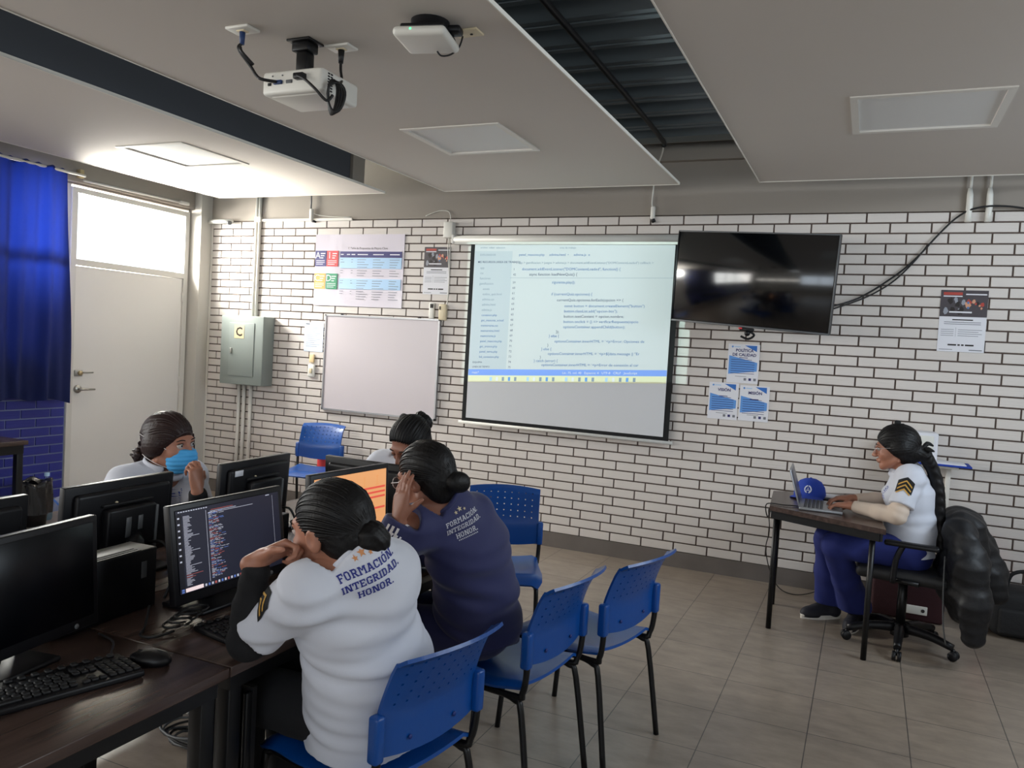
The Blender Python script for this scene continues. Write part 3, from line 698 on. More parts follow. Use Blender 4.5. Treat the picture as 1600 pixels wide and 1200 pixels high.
# ------------------------------------------------------------------ ceiling things
t = thing('projector', 'white projector hanging from a black ceiling bracket', 'projector', (-2.2, 2.72, 2.8))
mb = MB(); mb.rbox((-2.205, 2.735, 2.606), (.30, .25, .094), 'white_plastic', .014, 3); mb.rbox((-2.205, 2.735, 2.565), (.25, .20, .02), 'white_plastic', .009, 2); bd = mb.build('body', t, True)
mb = MB()
for k in range(7):
    for j in range(2): mb.rbox((-2.0545, 2.655+.018*j, 2.572+.011*k), (.004, .013, .006), 'black_matte', .001, 1)
mb.build('vent', bd, True)
mb = MB()
mb.rbox((-2.315, 2.609, 2.60), (.016, .006, .012), 'black_matte', .002); mb.rbox((-2.27, 2.607, 2.605), (.042, .014, .016), 'cable_blue', .003); mb.rbox((-2.215, 2.609, 2.605), (.03, .006, .014), 'grey_plastic', .002)
for q in (-2.30, -2.25): mb.rbox((q, 2.609, 2.632), (.006, .004, .006), 'grey_plastic', .001)
mb.rbox((-2.155, 2.600, 2.618), (.05, .03, .024), 'black_plastic', .005); mb.build('connector_panel', bd, True)
mb = MB(); mb.lathe([(.0, .02), (.026, .02), (.032, .012), (.034, 0)], (-2.2, 2.857, 2.606), 'lens_glass', 20, (0, 1, 0)); mb.lathe([(.034, .014), (.04, .014), (.04, 0)], (-2.2, 2.857, 2.606), 'black_plastic', 20, (0, 1, 0)); mb.build('lens', t, True)
mb = MB(); mb.rbox((-2.225, 2.71, 2.795), (.115, .10, .01), 'black_metal', .002); mb.rbox((-2.225, 2.71, 2.772), (.085, .07, .04), 'black_metal', .006); mb.rbox((-2.222, 2.71, 2.705), (.055, .055, .10), 'black_metal', .008); mb.rbox((-2.21, 2.72, 2.657), (.16, .12, .008), 'black_metal', .002); mb.build('ceiling_bracket', t, True)
for (x, y, lab) in ((-2.385, 2.52, 'square white outlet plate at the blue video lead'), (-2.105, 2.795, 'square white outlet plate at the looped black lead')):
    pl = thing('ceiling_outlet', lab, 'outlet', (x, y, PZ), 0, 'outlet plates by the projector')
    MB().rbox((x, y, PZ-.006), (.115, .075, .011), 'white_plastic', .003).build('plate', pl, True)
    MB().rbox((x, y, PZ-.013), (.04, .03, .006), 'beige_plastic', .002).build('socket', pl, True)
mb = MB(); mb.tube([(-2.385, 2.52, 2.785), (-2.385, 2.52, 2.735)], [.012, .009], 'cable_blue', 10)
mb.tube([(-2.385, 2.52, 2.74), (-2.392, 2.51, 2.715), (-2.36, 2.54, 2.66), (-2.335, 2.555, 2.62), (-2.31, 2.56, 2.605), (-2.272, 2.60, 2.605)], .0065, 'cable_black', 8, 6)
for k in range(3): mb.tube([(-2.395+.006*k, 2.51, 2.722), (-2.38+.005*k, 2.522-.008*k, 2.70), (-2.352+.004*k, 2.545, 2.66)], .006, 'cable_black', 6, 4)
tag(mb.build('video_cable'), 'black cable with blue plug bundled beside the projector', 'cable')
mb = MB(); mb.tube([(-2.105, 2.795, 2.785), (-2.105, 2.795, 2.73)], [.014, .010], 'cable_black', 10)
mb.tube([(-2.105, 2.795, 2.74), (-2.10, 2.79, 2.70), (-2.07, 2.76, 2.65), (-2.045, 2.72, 2.62), (-2.03, 2.68, 2.60)], .006, 'cable_black', 8, 6)
mb.tube([(-2.16, 2.59, 2.618), (-2.12, 2.585, 2.60), (-2.07, 2.59, 2.56), (-2.035, 2.62, 2.52), (-2.02, 2.64, 2.545)], .006, 'cable_black', 8, 6)
for k in range(4):
    a = .018+.006*k; c = V((-2.025+.006*k, 2.645, 2.545))
    mb.tube([c+V((a*math.sin(q)*.8, a*math.sin(q)*.5+.004*math.sin(2*q), (.062-.004*k)*math.cos(q) if math.cos(q) > 0 else (.075-.003*k)*math.cos(q))) for q in np.linspace(0, 2*PI, 22)], .0055, 'cable_black', 6)
tag(mb.build('power_cable'), 'black power cable looped and tied beside the projector', 'cable')
t = thing('access_point', 'white square wireless access point on the ceiling', 'access point', (-1.61, 2.63, 2.8))
ap = V((-1.61, 2.655, 2.725)); ar = Matrix.Rotation(math.radians(12), 3, 'Z')
MB().rbox(ap, (.205, .205, .036), 'white_plastic', .017, 4, ar).build('cover', t, True)
mb = MB(); mb.rbox(ap+V((0, .01, .028)), (.17, .17, .02), 'black_plastic', .008, 2, ar); mb.lathe([(.075, .055), (.07, .02), (.085, 0)], ap+V((.0, .02, .03)), 'black_plastic', 24); mb.rbox(ap+V((.05, .06, .05)), (.12, .06, .03), 'black_plastic', .01, 2, ar); mb.build('mounting_bracket', t, True)
MB().ball(ap+ar@V((-.03, -.1015, .004)), .0045, 'led_green', None, 10, 6).build('status_light', t, True)
mb = MB(); mb.rbox((-1.515, 2.80, PZ-.004), (.11, .07, .008), 'beige_plastic', .002); mb.rbox((-1.50, 2.805, PZ-.009), (.01, .008, .006), 'ink_black', .001)
mb.tube([(-1.53, 2.79, 2.78), (-1.535, 2.775, 2.735), (-1.555, 2.75, 2.70), (-1.585, 2.73, 2.69), (-1.60, 2.72, 2.705)], .0035, 'cable_black', 8, 5)
tag(mb.build('data_outlet'), 'small beige outlet plate with a black cord beside the access point', 'outlet')
# the projector's own beam: a spot lamp masked to the picture rectangle
sl = bpy.data.lights.new('projector_beam', 'SPOT'); so = bpy.data.objects.new('projector_beam', sl); C.objects.link(so)
so.location = (-2.2, 2.895, 2.606); so.rotation_euler = (PI/2, 0, 0)
sl.spot_size = math.radians(75); sl.spot_blend = 0; sl.shadow_soft_size = .004; sl.energy = 230; sl.color = (1, 1, 1)
sl.use_nodes = True; nt = sl.node_tree; em = nt.nodes['Emission']
tc = nt.nodes.new('ShaderNodeTexCoord'); sp = nt.nodes.new('ShaderNodeSeparateXYZ'); nt.links.new(tc.outputs['Normal'], sp.inputs[0])
def mth(op, a, b):
    n_ = nt.nodes.new('ShaderNodeMath'); n_.operation = op
    for i_, q in enumerate((a, b)):
        if q is None: continue
        if isinstance(q, (int, float)): n_.inputs[i_].default_value = q
        else: nt.links.new(q, n_.inputs[i_])
    return n_.outputs[0]
az = mth('ABSOLUTE', sp.outputs[2], None)
tx = mth('DIVIDE', sp.outputs[0], az); ty = mth('DIVIDE', sp.outputs[1], az)
D_ = WY-.05-2.895
inx = mth('MULTIPLY', mth('GREATER_THAN', tx, (-3.11+2.2)/D_), mth('LESS_THAN', tx, (-1.25+2.2)/D_))
iny = mth('MULTIPLY', mth('GREATER_THAN', ty, mth('ADD', mth('MULTIPLY', tx, .065), (1.278+.065*.87-2.606)/D_)), mth('LESS_THAN', ty, (2.43-2.606)/D_))
msk = mth('MULTIPLY', inx, iny)
nt.links.new(msk, em.inputs['Strength']); em.inputs['Color'].default_value = (.70, 1, .94, 1)
# ================================================================== furniture
# ------------------------------------------------------------------ blue chairs
def chair_parts(t):
    # seat: contoured plastic shell, local +x is where the sitter faces
    nx, ny = 22, 15; P = np.zeros((nx, ny, 3))
    for i in range(nx):
        for j in range(ny):
            u, v = i/(nx-1), 2*j/(ny-1)-1
            x = -.215+.445*u; w = .195+.03*min(1, u*1.6)
            if u > .92: w -= .02*(u-.92)/.08
            z = .444-.026*math.sin(min(1, u*1.1+.12)*PI)*(1-.7*v*v)+.012*max(0, .25-u)/.25*v*v-.03*max(0, (u-.8)/.2)**2-.016*max(0, abs(v)-.86)/.14
            P[i, j] = (x, w*v, z)
    sm = MB().sheet(P, -.011, 'blue_plastic'); sm.build('seat', t, False)
    # backrest: lower band with sleeves, upper perforated panel leaning back
    cols = [-1.0]
    for k in range(9):
        c = -.8+.2*k; cols += [c-.017, c+.017]
    cols += [1.0]
    rows = [.522, .54, .555, .57, .59, .61, .632]
    hz = [.655, .685, .715, .745, .775]
    for h in hz: rows += [h-.0034, h+.0034]
    rows += [.788, .795, .801, .803]
    P = np.zeros((len(cols), len(rows), 3))
    for i, c in enumerate(cols):
        for j, z in enumerate(rows):
            s_ = max(0, (z-.61)/.19)
            w = (.197-.012*s_+.012*s_*s_) if z > .62 else .205
            lip = max(0, (z-.785)/.018)
            x = -.232-.100*s_**1.25+.042*c*c*(.4+.6*min(1, s_*1.3))-.020*lip**1.5
            zz = z-.010*c*c*(s_ > .9)-.022*(1-c*c)*max(0, (.60-z)/.08)+.004*lip
            P[i, j] = (x, w*c, zz)
    hc = set(range(1, 19, 2)); hr = {7, 9, 11, 13, 15}
    keep = lambda i, j: not (i in hc and j in hr)
    bk = MB().sheet(P, .010, 'blue_plastic', keep)
    for s_ in (-1, 1): bk.rbox((-.226, s_*.205, .575), (.036, .034, .125), 'blue_plastic', .009, 3)
    b = bk.build('backrest', t, False)
    mb = MB()
    for s_ in (-1, 1): mb.ball((-.238, s_*.09, .545), (.004, .007, .007), 'blue_bolt', None, 10, 6)
    mb.build('bolt', b, False)
    for s_ in (-1, 1):
        y = s_*.2
        MB().tube([(.17, y*.96, .402), (.20, y*.98, .392), (.218, y, .36), (.25, y*1.04, .0)], .0115, 'black_metal', 10, 4).build('leg', t, False)
        MB().tube([(-.12, y*.96, .402), (-.185, y*.98, .392), (-.215, y, .35), (-.27, y*1.06, .0)], .0115, 'black_metal', 10, 4).build('leg', t, False)
        MB().tube([(.19, y*.97, .402), (-.17, y*.97, .402), (-.215, y*1.0, .425), (-.229, y*1.02, .50), (-.230, y*1.025, .60)], .0115, 'black_metal', 10, 4).build('side_tube', t, False)
    MB().tube([(-.05, -.19, .40), (-.05, .19, .40)], .009, 'black_metal', 8).build('cross_tube', t, False)
D = math.radians
CG = 'blue perforated plastic chairs'
chair = thing('plastic_chair', 'blue plastic chair under the woman in the white shirt', 'chair', (-1.25, 1.945, 0), D(168), CG)
chair_parts(chair)
dup(chair, (-1.172, 2.69, 0), D(172), 'blue plastic chair under the woman in the navy jacket', CG)
dup(chair, (-1.018, 3.15, 0), D(166), 'empty blue plastic chair seen from behind, beyond the navy jacket chair', CG)
dup(chair, (-1.69, 3.78, 0), D(-68), 'empty blue plastic chair facing the camera just behind the navy jacket', CG)
dup(chair, (-4.30, 5.52, 0), D(-76), 'empty blue plastic chair against the bricks under the whiteboard', CG)
dup(chair, (-2.95, 2.62, 0), D(4), 'blue plastic chair under the woman with the face mask', CG)
dup(chair, (-2.26, 3.76, 0), D(-80), 'blue plastic chair under the woman looking down behind the monitors', CG)
mb = MB(); mb.lathe([(0, .0), (.055, .0), (.055, .40), (.05, .44), (.02, .47), (.018, .50), (0, .50)], (-4.43, 5.90, .10), 'ink_red', 20)
mb.lathe([(.06, 0), (.06, .12)], (-4.43, 5.90, 0), 'black_matte', 16)
tag(mb.build('fire_extinguisher'), 'red object glimpsed behind the blue chair under the whiteboard', 'extinguisher')
# ------------------------------------------------------------------ computer tables
TZ = .74
def table(label, x0, x1, y0, y1, group='dark wood computer tables'):
    t = thing('computer_table', label, 'table', ((x0+x1)/2, (y0+y1)/2, 0), 0, group)
    MB().rbox(((x0+x1)/2, (y0+y1)/2, TZ-.014), (x1-x0-.002, y1-y0-.002, .028), 'desk_wood', .0025, 2).build('tabletop', t, True)
    mb = MB(); h = .045
    for bx in ((x0+.02, y0+.02, x0+.045, y1-.02), (x1-.045, y0+.02, x1-.02, y1-.02), (x0+.045, y0+.02, x1-.045, y0+.045), (x0+.045, y1-.045, x1-.045, y1-.02)):
        mb.box((bx[0], bx[1], TZ-.028-h), (bx[2], bx[3], TZ-.0285), 'black_metal')
    mb.build('frame', t, True)
    for x in (x0+.045, x1-.045):
        for y in (y0+.045, y1-.045): MB().rbox((x, y, (TZ-.028)/2), (.045, .045, TZ-.029), 'black_metal', .004).build('leg', t, True)
    return t
table('dark wood computer table at the lower left edge with keyboard and mouse', -2.03, -1.415, .34, 1.543)
table('dark wood computer table under the code monitor and the orange monitor', -2.03, -1.415, 1.547, 2.75)
table('dark wood computer table along the far row behind the switched-off monitor', -2.65, -2.034, .34, 1.543)
table('dark wood computer table in front of the masked woman', -2.65, -2.034, 1.547, 2.75)
table('dark wood computer table at the end in front of the woman looking down', -2.65, -1.66, 2.754, 3.36)
mb = MB()
for k in range(6): mb.rbox((-1.45-.032*k, 1.655, .32), (.016, .03, .62), 'black_metal', .004)
mb.box((-1.63, 1.66, .02), (-1.44, 1.675, .64), 'black_matte')
tag(mb.build('modesty_panel'), 'ribbed black panel standing under the table beside the white-shirted woman', 'panel')
mb = MB()
for k in range(7):
    a0 = k*.5; pts = [(-2.26+(.09+.01*k)*math.cos(q+a0), 2.28+(.06+.006*k)*math.sin(q+a0), .012+.01*k+.006*math.sin(q*3)) for q in np.linspace(0, 5.6, 20)]
    mb.tube(pts, .005, 'cable_black' if k % 2 else 'grey_plastic', 6)
tag(mb.build('cable_coil'), 'loose coil of dark cables lying on the floor under the table', 'cable')
# ------------------------------------------------------------------ monitors
def monitor(name, label, base, yaw, tilt, cz, screen='screen_off', content=None, w=.455, h=.285, group='black computer monitors'):
    t = thing(name, label, 'monitor', (base[0], base[1], TZ), yaw, group)
    R = Matrix.Rotation(-tilt, 3, 'Y'); c = V((.02, 0, cz-TZ))
    def p(y, z, x=0): return c+R@V((x, y, z))
    mb = MB(); mb.rbox(p(0, 0, -.012), (.026, w, h), 'black_plastic', .004, 2, R)
    mb.rbox(p(0, -.0, -.034), (.03, w*.86, h*.82), 'black_plastic', .013, 3, R); hs = mb.build('housing', t)
    MB().rbox(p(0, .006, .0013), (.002, w-.032, h-.044), screen, .0006, 1, R).build('screen', t)
    mb = MB()
    mb.rbox(p(0, .07, -.052), (.02, .21, .010), 'black_matte', .003, 2, R); mb.rbox(p(0, -.02, -.062), (.045, .20, .16), 'black_plastic', .010, 2, R)
    mb.rbox(p(-.105, -.045, -.06), (.05, .012, .19), 'grey_plastic', .004, 2, R)
    mb.rbox(p(.15, .10, -.0498), (.002, .05, .024), 'paper', .0005, 1, R) if 'sticker' in label else None; mb.rbox(p(.02, -.01, -.086), (.003, .022, .07), 'grey_plastic', .001, 1, R); mb.rbox(p(-.03, .0, -.086), (.003, .02, .05), 'grey_plastic', .001, 1, R); mb.ball(p(.045, .072, -.05), .007, 'beige_plastic'); mb.build('rear_cover', hs)
    MB().tube([p(-.02, -.055, -.06), (-.075, 0, .10), (-.085, 0, .012)], [.034, .03, .03], 'black_plastic', 12).build('stand', t)
    MB().rbox((-.06, 0, .007), (.17, .23, .014), 'black_plastic', .006, 2).build('base', t)
    MB().lathe([(0, .002), (.006, .002), (.007, 0)], p(w*.34, -h/2+.012, .0015), 'grey_plastic', 14, (math.cos(tilt), 0, math.sin(tilt))).build('power_button', hs)
    if content: 
        mb = MB(); content(mb, lambda y, z, x=.0026: p(y, z, x), R); mb.build('display_image', t)
    mb = MB(); mb.tube([p(.06, -.09, -.06), (-.13, .07, .10), (-.14, .06, .02), (-.10, .14, .008)], .004, 'cable_black', 6, 5); mb.tube([p(-.07, -.09, -.06), (-.12, -.08, .09), (-.15, -.10, .02)], .005, 'cable_black', 6, 5); mb.build('cable', t)
    return t
mat('code_bg', (42, 43, 58), .3, emit=.30)
mat('code_dim', (26, 26, 36), .3, emit=.30)
mat('code_white', (190, 192, 205), .4, emit=.55)
mat('code_red', (180, 90, 84), .4, emit=.45)
mat('code_blue', (92, 120, 190), .4, emit=.5)
mat('code_box', (235, 214, 214), .4, emit=.75)
mat('orange_bg', (232, 164, 108), .3, emit=.62)
mat('orange_stripe', (214, 84, 68), .3, emit=.72)
mat('orange_faint', (214, 150, 90), .3, emit=.72)
def code_screen(mb, p, R):
    W_, H_ = .418, .236; ux = R@V((0, 1, 0)); uz = R@V((0, 0, 1)); zc = .006
    rr = random.Random(11)
    def q(u0, u1, v0, v1, m_, lift=0): 
        y0, y1 = -W_/2+W_*u0, -W_/2+W_*u1; z0, z1 = zc+H_/2-H_*v1, zc+H_/2-H_*v0
        mb.quad(p(y0, z0, .0026+lift), p(y1, z0, .0026+lift), p(y1, z1, .0026+lift), p(y0, z1, .0026+lift), m_)
    q(0, 1, 0, 1, 'code_bg'); q(0, .045, .04, .94, 'code_dim', .0002)
    for k in range(12): q(.02+.022*k, .035+.022*k, .012, .024, 'code_white', .0003)
    for k in range(8): q(.012, .03, .08+.075*k, .10+.075*k, 'code_white', .0003)
    for k in range(62):
        v = .075+.0137*k; l = .03+.05*rr.random()+(.07 if k in (18, 31, 44, 50, 52) else 0)
        q(.06, .06+l, v, v+.0052, 'code_red' if k in (52, 54) else 'code_white', .0003)
    for k in range(66):
        v = .085+.0126*k; x = .285; 
        for j in range(rr.randint(1, 4)):
            l = .012+.035*rr.random(); q(x, x+l, v, v+.005, ('code_white', 'code_blue', 'code_white', 'code_red')[rr.randint(0, 3)], .0003); x += l+.008
    q(.262, .265, .05, .94, 'code_white', .0002)
    q(.31, .52, .055, .061, 'code_red', .0003); q(.30, .55, .073, .079, 'code_white', .0003); q(.28, .72, .092, .097, 'code_white', .0003)
    q(.93, .932, .03, .9, 'code_white', .0002); q(.86, .90, .012, .022, 'code_white', .0003)
    q(.045, .20, .945, .99, 'code_box', .0004); q(.012, .035, .945, .965, 'code_blue', .0004); q(.012, .035, .97, .99, 'code_blue', .0004)
    for k in range(13): q(.215+.03*k, .232+.03*k, .955, .985, ('code_white', 'code_blue', 'code_white', 'code_red')[k % 4] if k else 'code_white', .0004)
def orange_screen(mb, p, R):
    W_, H_ = .418, .236; zc = .006
    def q(u0, u1, v0, v1, m_, lift=0):
        y0, y1 = -W_/2+W_*u0, -W_/2+W_*u1; z0, z1 = zc+H_/2-H_*v1, zc+H_/2-H_*v0
        mb.quad(p(y0, z0, .0026+lift), p(y1, z0, .0026+lift), p(y1, z1, .0026+lift), p(y0, z1, .0026+lift), m_)
    q(0, 1, 0, 1, 'orange_bg')
    for v in (.28, .36, .44, .63): q(.30, .985, v, v+.034, 'orange_stripe', .0003)
    for k in range(5):
        u = .10+.19*k; q(u, u+.006, .10, .24, 'orange_faint', .0003); q(u-.02, u+.03, .24, .25, 'orange_faint', .0003); q(u-.01, u+.02, .10, .11, 'orange_faint', .0003)
    for k in range(4): q(.35+.17*k, .40+.17*k, .70, .71, 'orange_faint', .0003)
monitor('computer_monitor', 'switched-off black monitor nearest the camera at the left edge', (-1.80, 1.243), .139, .06, .945)
monitor('computer_monitor', 'black monitor showing dark code editor text', (-1.765, 1.89), -.03, .15, .943, content=code_screen)
monitor('computer_monitor', 'black monitor with an orange screen and red stripes', (-1.79, 2.545), -.084, .04, .945, content=orange_screen)
monitor('computer_monitor', 'black monitor seen from behind in front of the masked woman', (-2.345, 1.985), PI+.03, .06, .91)
monitor('computer_monitor', 'black monitor seen from behind with a white sticker, near the breaker box conduits', (-2.38, 2.70), PI+.06, .05, .905)
monitor('computer_monitor', 'black monitor seen from behind, end-on in front of the woman looking down', (-2.005, 2.985), PI/2-.05, .05, .905)
monitor('computer_monitor', 'black monitor back cut by the left edge in the far row', (-2.33, 1.41), PI+.03, .06, .91)
# slim desktop computers lying on edge between the monitor rows
def desktop_pc(label, c, ln, rz=.06):
    t = thing('desktop_computer', label, 'computer', (c[0], c[1], TZ), rz, 'slim black desktop computers')
    MB().rbox((0, 0, .09), (.11, ln, .18), 'black_plastic', .004, 2).build('case', t)
    mb = MB()
    for k in range(3): mb.box((.045-.014*k, -ln/2+.03, .1795), (.052-.014*k, ln/2-.06, .1815), 'black_matte')
    mb.build('vent', t)
    mb = MB(); mb.rbox((.0556, ln/2-.05, .12), (.002, .02, .05), 'grey_plastic', .001); mb.build('label', t)
desktop_pc('slim black desktop computer behind the switched-off monitor', (-1.985, 1.60), .36)
desktop_pc('slim black desktop computer behind the code monitor', (-1.985, 2.22), .34)
# ------------------------------------------------------------------ keyboards and mouse
def keyboard(label, loc, rz):
    t = thing('keyboard', label, 'keyboard', (*loc, TZ), rz, 'black keyboards')     # local: y along the row, -x towards the back
    mb = MB(); mb.rbox((0, 0, .010), (.148, .44, .016), 'black_plastic', .005, 2); mb.build('body', t)
    mb = MB(); rr = random.Random(2)
    def key(y, x, wy=.0155, wx=.0155): mb.rbox((x, y, .021), (wx, wy, .007), 'black_matte', .002, 1)
    for r_ in range(5):
        x = .052-.0195*r_
        for k in range(15):
            y = -.205+.0192*k+.004*(r_ % 2)
            if r_ == 0 and 3 <= k <= 8:
                if k == 3: key(-.205+.0192*5.5, x, .112)
                continue
            key(y, x)
        for k in range(3):
            if r_ in (1,): 
                continue
            if r_ == 0 or r_ > 2: key(.092+.0185*k, x)
            elif r_ == 2 and False: pass
        for k in range(4): key(.152+.0185*k, x)
    for k in range(3): pass
    key(.1105, .0325)
    for k in range(15): key(-.205+.0285*k, -.060)
    mb.build('keys', t)
    return t
keyboard('black keyboard at the lower left in front of the switched-off monitor', (-1.675, 1.205), -.28)
keyboard('black keyboard in front of the code monitor', (-1.56, 1.875), -.20)
t = thing('computer_mouse', 'black computer mouse on the desk beside the keyboard', 'mouse', (-1.597, 1.458, TZ))
MB().ball((-1.597, 1.458, TZ+.012), (.054, .031, .024), 'black_plastic', Matrix.Rotation(.35, 3, 'Z'), 20, 12).build('shell', t, True)
MB().rbox((-1.622, 1.449, TZ+.032), (.012, .006, .007), 'black_matte', .002).build('scroll_wheel', t, True)
mb = MB(); mb.tube([(-1.645, 1.44, TZ+.01), (-1.70, 1.43, TZ+.006), (-1.78, 1.50, TZ+.006), (-1.86, 1.52, TZ+.006)], .003, 'cable_black', 6, 5)
mb.tube([(-1.70, 1.63, TZ+.012), (-1.72, 1.58, TZ+.006), (-1.76, 1.57, TZ+.006), (-1.80, 1.62, TZ+.006), (-1.83, 1.66, TZ+.05)], .004, 'cable_black', 6, 5)
for k in range(4): mb.tube([(-1.74+.01*k+.03*math.cos(q), 1.68+.045*math.sin(q)+.01*k, TZ+.012+.012*k) for q in np.linspace(0, 5.9, 14)], .0035, 'cable_black', 6)
tag(mb.build('cable_tangle'), 'tangle of black cables on the desk under the code monitor', 'cable')
# ------------------------------------------------------------------ far left desk, bin, bottle
t = thing('side_desk', 'dark wood desk cut by the left edge under the curtain', 'table', (-5.55, 3.2, 0))
MB().rbox((-5.56, 3.13, .735), (.6, 1.12, .03), 'desk_wood', .003).build('tabletop', t, True)
mb = MB(); mb.box((-5.84, 2.6, .66), (-5.28, 2.62, .72), 'black_metal'); mb.box((-5.84, 3.64, .66), (-5.28, 3.67, .72), 'black_metal'); mb.box((-5.30, 2.6, .66), (-5.27, 3.66, .72), 'black_metal'); mb.build('frame', t, True)
for x in (-5.82, -5.30):
    for y in (2.62, 3.645): MB().rbox((x, y, .36), (.045, .045, .72), 'black_metal', .004).build('leg', t, True)
tag(MB().rbox((-5.55, 3.42, .775), (.2, .26, .05), 'black_plastic', .012).build('black_case'), 'black flat case lying on the far left desk', 'case')
t = thing('waste_bin', 'dark bin lined with a black plastic bag below the blue bricks', 'bin', (-5.8, 4.12, 0))
MB().lathe([(0, .005), (.09, .005), (.118, .33), (.110, .33), (.08, .02), (0, .02)], (-5.8, 4.12, 0), 'black_plastic', 24).build('bucket', t, True)
mat('bag_plastic', (34, 34, 36), .22, bump=(14, .7))
nb = 40; P = np.zeros((nb+1, 12, 3)); rr = random.Random(4)
for i in range(nb+1):
    a = 2*PI*i/nb
    for j in range(12):
        r = .122+.010*math.sin(a*9+j*.3)+.005*math.sin(a*17) if j < 9 else .122-.010*(j-8)
        z = .10+.031*j if j < 9 else .355-.012*(j-8)
        P[i, j] = (-5.8+r*math.cos(a), 4.12+r*math.sin(a), z+.014*math.sin(a*5+1)*(j/9))
MB().sheet(P, .003, 'bag_plastic').build('bag', t, True)
t = thing('water_bottle', 'clear plastic water bottle with a pale blue cap on the floor', 'bottle', (-5.90, 4.30, 0))
MB().lathe([(0, .004), (.04, .0), (.046, .02), (.046, .10), (.043, .115), (.046, .13), (.046, .24), (.043, .27), (.025, .325), (.016, .335), (.016, .36)], (-5.90, 4.30, 0), 'bottle_plastic', 24).build('body', t, True)
MB().lathe([(.0195, 0), (.0195, .025), (0, .027)], (-5.90, 4.30, .35), 'ink_pale_blue', 16).build('cap', t, True)
# ------------------------------------------------------------------ trapezoid desk on the right
t = thing('trapezoid_table', 'small dark trapezoid table with laptop by the brick wall', 'table', (-.2, 5.2, 0))
A_, B_, C_, D2 = V((-.475, 4.925, .0)), V((.145, 4.635, 0)), V((.06, 5.86, 0)), V((-.515, 5.51, 0))
MB().prism([p+V((0, 0, .712)) for p in (A_, B_, C_, D2)], (0, 0, .028), 'desk_wood').build('tabletop', t, True)
mb = MB(); cen = (A_+B_+C_+D2)/4
Q = [cen+(p-cen)*.93 for p in (A_, B_, C_, D2)]
for p, q in zip(Q, Q[1:]+Q[:1]):
    dr = (q-p).normalized(); nn = V((-dr.y, dr.x, 0))*.012
    mb.prism([p+nn+V((0, 0, .665)), q+nn+V((0, 0, .665)), q-nn+V((0, 0, .665)), p-nn+V((0, 0, .665))], (0, 0, .0465), 'black_metal')
mb.build('apron', t, True)
for x, y in ((-.437, 4.965), (.085, 4.728), (.03, 5.78), (-.47, 5.48)): MB().cyl((x, y, 0), (x, y, .712), .0155, 'black_metal', n=14).build('leg', t, True)
t = thing('laptop', 'open silver laptop seen edge-on on the trapezoid table', 'laptop', (-.2, 5.08, .74), D(2))
mat('laptop_silver', (150, 152, 156), .35, .6); mat('laptop_key', (52, 54, 58), .5)
MB().rbox((0.0, 0, .009), (.235, .34, .016), 'laptop_silver', .004, 2).build('base', t)
mb = MB()
for i in range(5):
    for j in range(14): mb.rbox((-.085+.022*i, -.14+.0215*j, .018), (.017, .017, .003), 'laptop_key', .001, 1)
mb.rbox((.075, 0, .0175), (.055, .10, .001), 'laptop_key', .0004, 1); mb.build('keys', t)
RL = Matrix.Rotation(D(-17), 3, 'Y')
ld = MB().rbox(V((-.117, 0, .018))+RL@V((0, 0, .11)), (.008, .34, .22), 'laptop_silver', .003, 2, RL).build('lid', t)
MB().rbox(V((-.1125, 0, .018))+RL@V((0, 0, .112)), (.001, .318, .19), 'code_bg', .0003, 1, RL).build('display', t)
t = thing('baseball_cap', 'blue cap with a white laurel emblem behind the laptop', 'cap', (-.33, 5.42, .74))
mat('cap_blue', (24, 58, 158), .8); mat('cap_white', (226, 230, 240), .7)
cc = V((-.285, 5.42, .745))
prof = [(.0, .118), (.035, .114), (.066, .098), (.088, .065), (.096, .03), (.097, 0)]
mb = MB(); mb.lathe(prof, cc, 'cap_blue', 32); mb.ball(cc+V((0, 0, .118)), (.008, .008, .005), 'cap_blue'); mb.build('crown', t, True)
n1, n2 = 22, 8; P = np.zeros((n1, n2, 3)); ba = D(-100)
for i in range(n1):
    a = ba+D(-62)+D(124)*i/(n1-1)
    for j in range(n2):
        ext = .072*max(0, math.cos((a-ba)*1.35))**.7; r = .094+ext*j/(n2-1)
        P[i, j] = (cc.x+r*math.cos(a), cc.y+r*math.sin(a), cc.z+.022-.022*abs(math.sin(a-ba))**2*1.0-.012*(j/(n2-1))-.0)
MB().sheet(P, .004, 'cap_blue').build('brim', t, True)
mb = MB(); ea = D(-95)
def on_cap(u, v):
    a = ea+u/.092; z = .058+v
    r = float(np.interp(z, [0, .03, .065, .098, .114], [.097, .096, .088, .066, .035]))+.0015
    return cc+V((r*math.cos(a), r*math.sin(a), z))
for s_ in (-1, 1):
    for k in range(8):
        q = -1.15+.34*k; c0 = on_cap(s_*.019*math.cos(q), .021*math.sin(q)); mb.ball(c0, (.0046, .0046, .0040), 'cap_white', None, 8, 6)
mb.tube([on_cap(-.009, -.013), on_cap(0, .011), on_cap(.009, -.013)], .0022, 'cap_white', 6); mb.tube([on_cap(-.006, -.006), on_cap(.006, -.006)], .0022, 'cap_white', 6)
mb.build('emblem', t, True)
tag(MB().rbox((-.13, 5.47, .748), (.24, .17, .012), 'grey_plastic', .003).rbox((-.14, 5.465, .757), (.2, .14, .004), 'paper', .001).build('notebook'), 'flat grey notebook lying between the cap and the hands', 'notebook')
mb = MB()
mb.tube([(-.31, 5.0, .746), (-.40, 4.97, .746), (-.50, 5.0, .735), (-.50, 5.1, .64), (-.50, 5.3, .66), (-.53, 5.45, .62), (-.53, 5.6, .45), (-.56, 5.75, .30), (-.53, 5.85, .12), (-.45, 5.80, .02), (-.33, 5.78, .006), (-.20, 5.84, .05), (-.17, 5.95, .12)], .0035, 'cable_black', 6, 6)
tag(mb.build('laptop_cable'), 'black laptop cable trailing from the trapezoid table to the floor', 'cable')
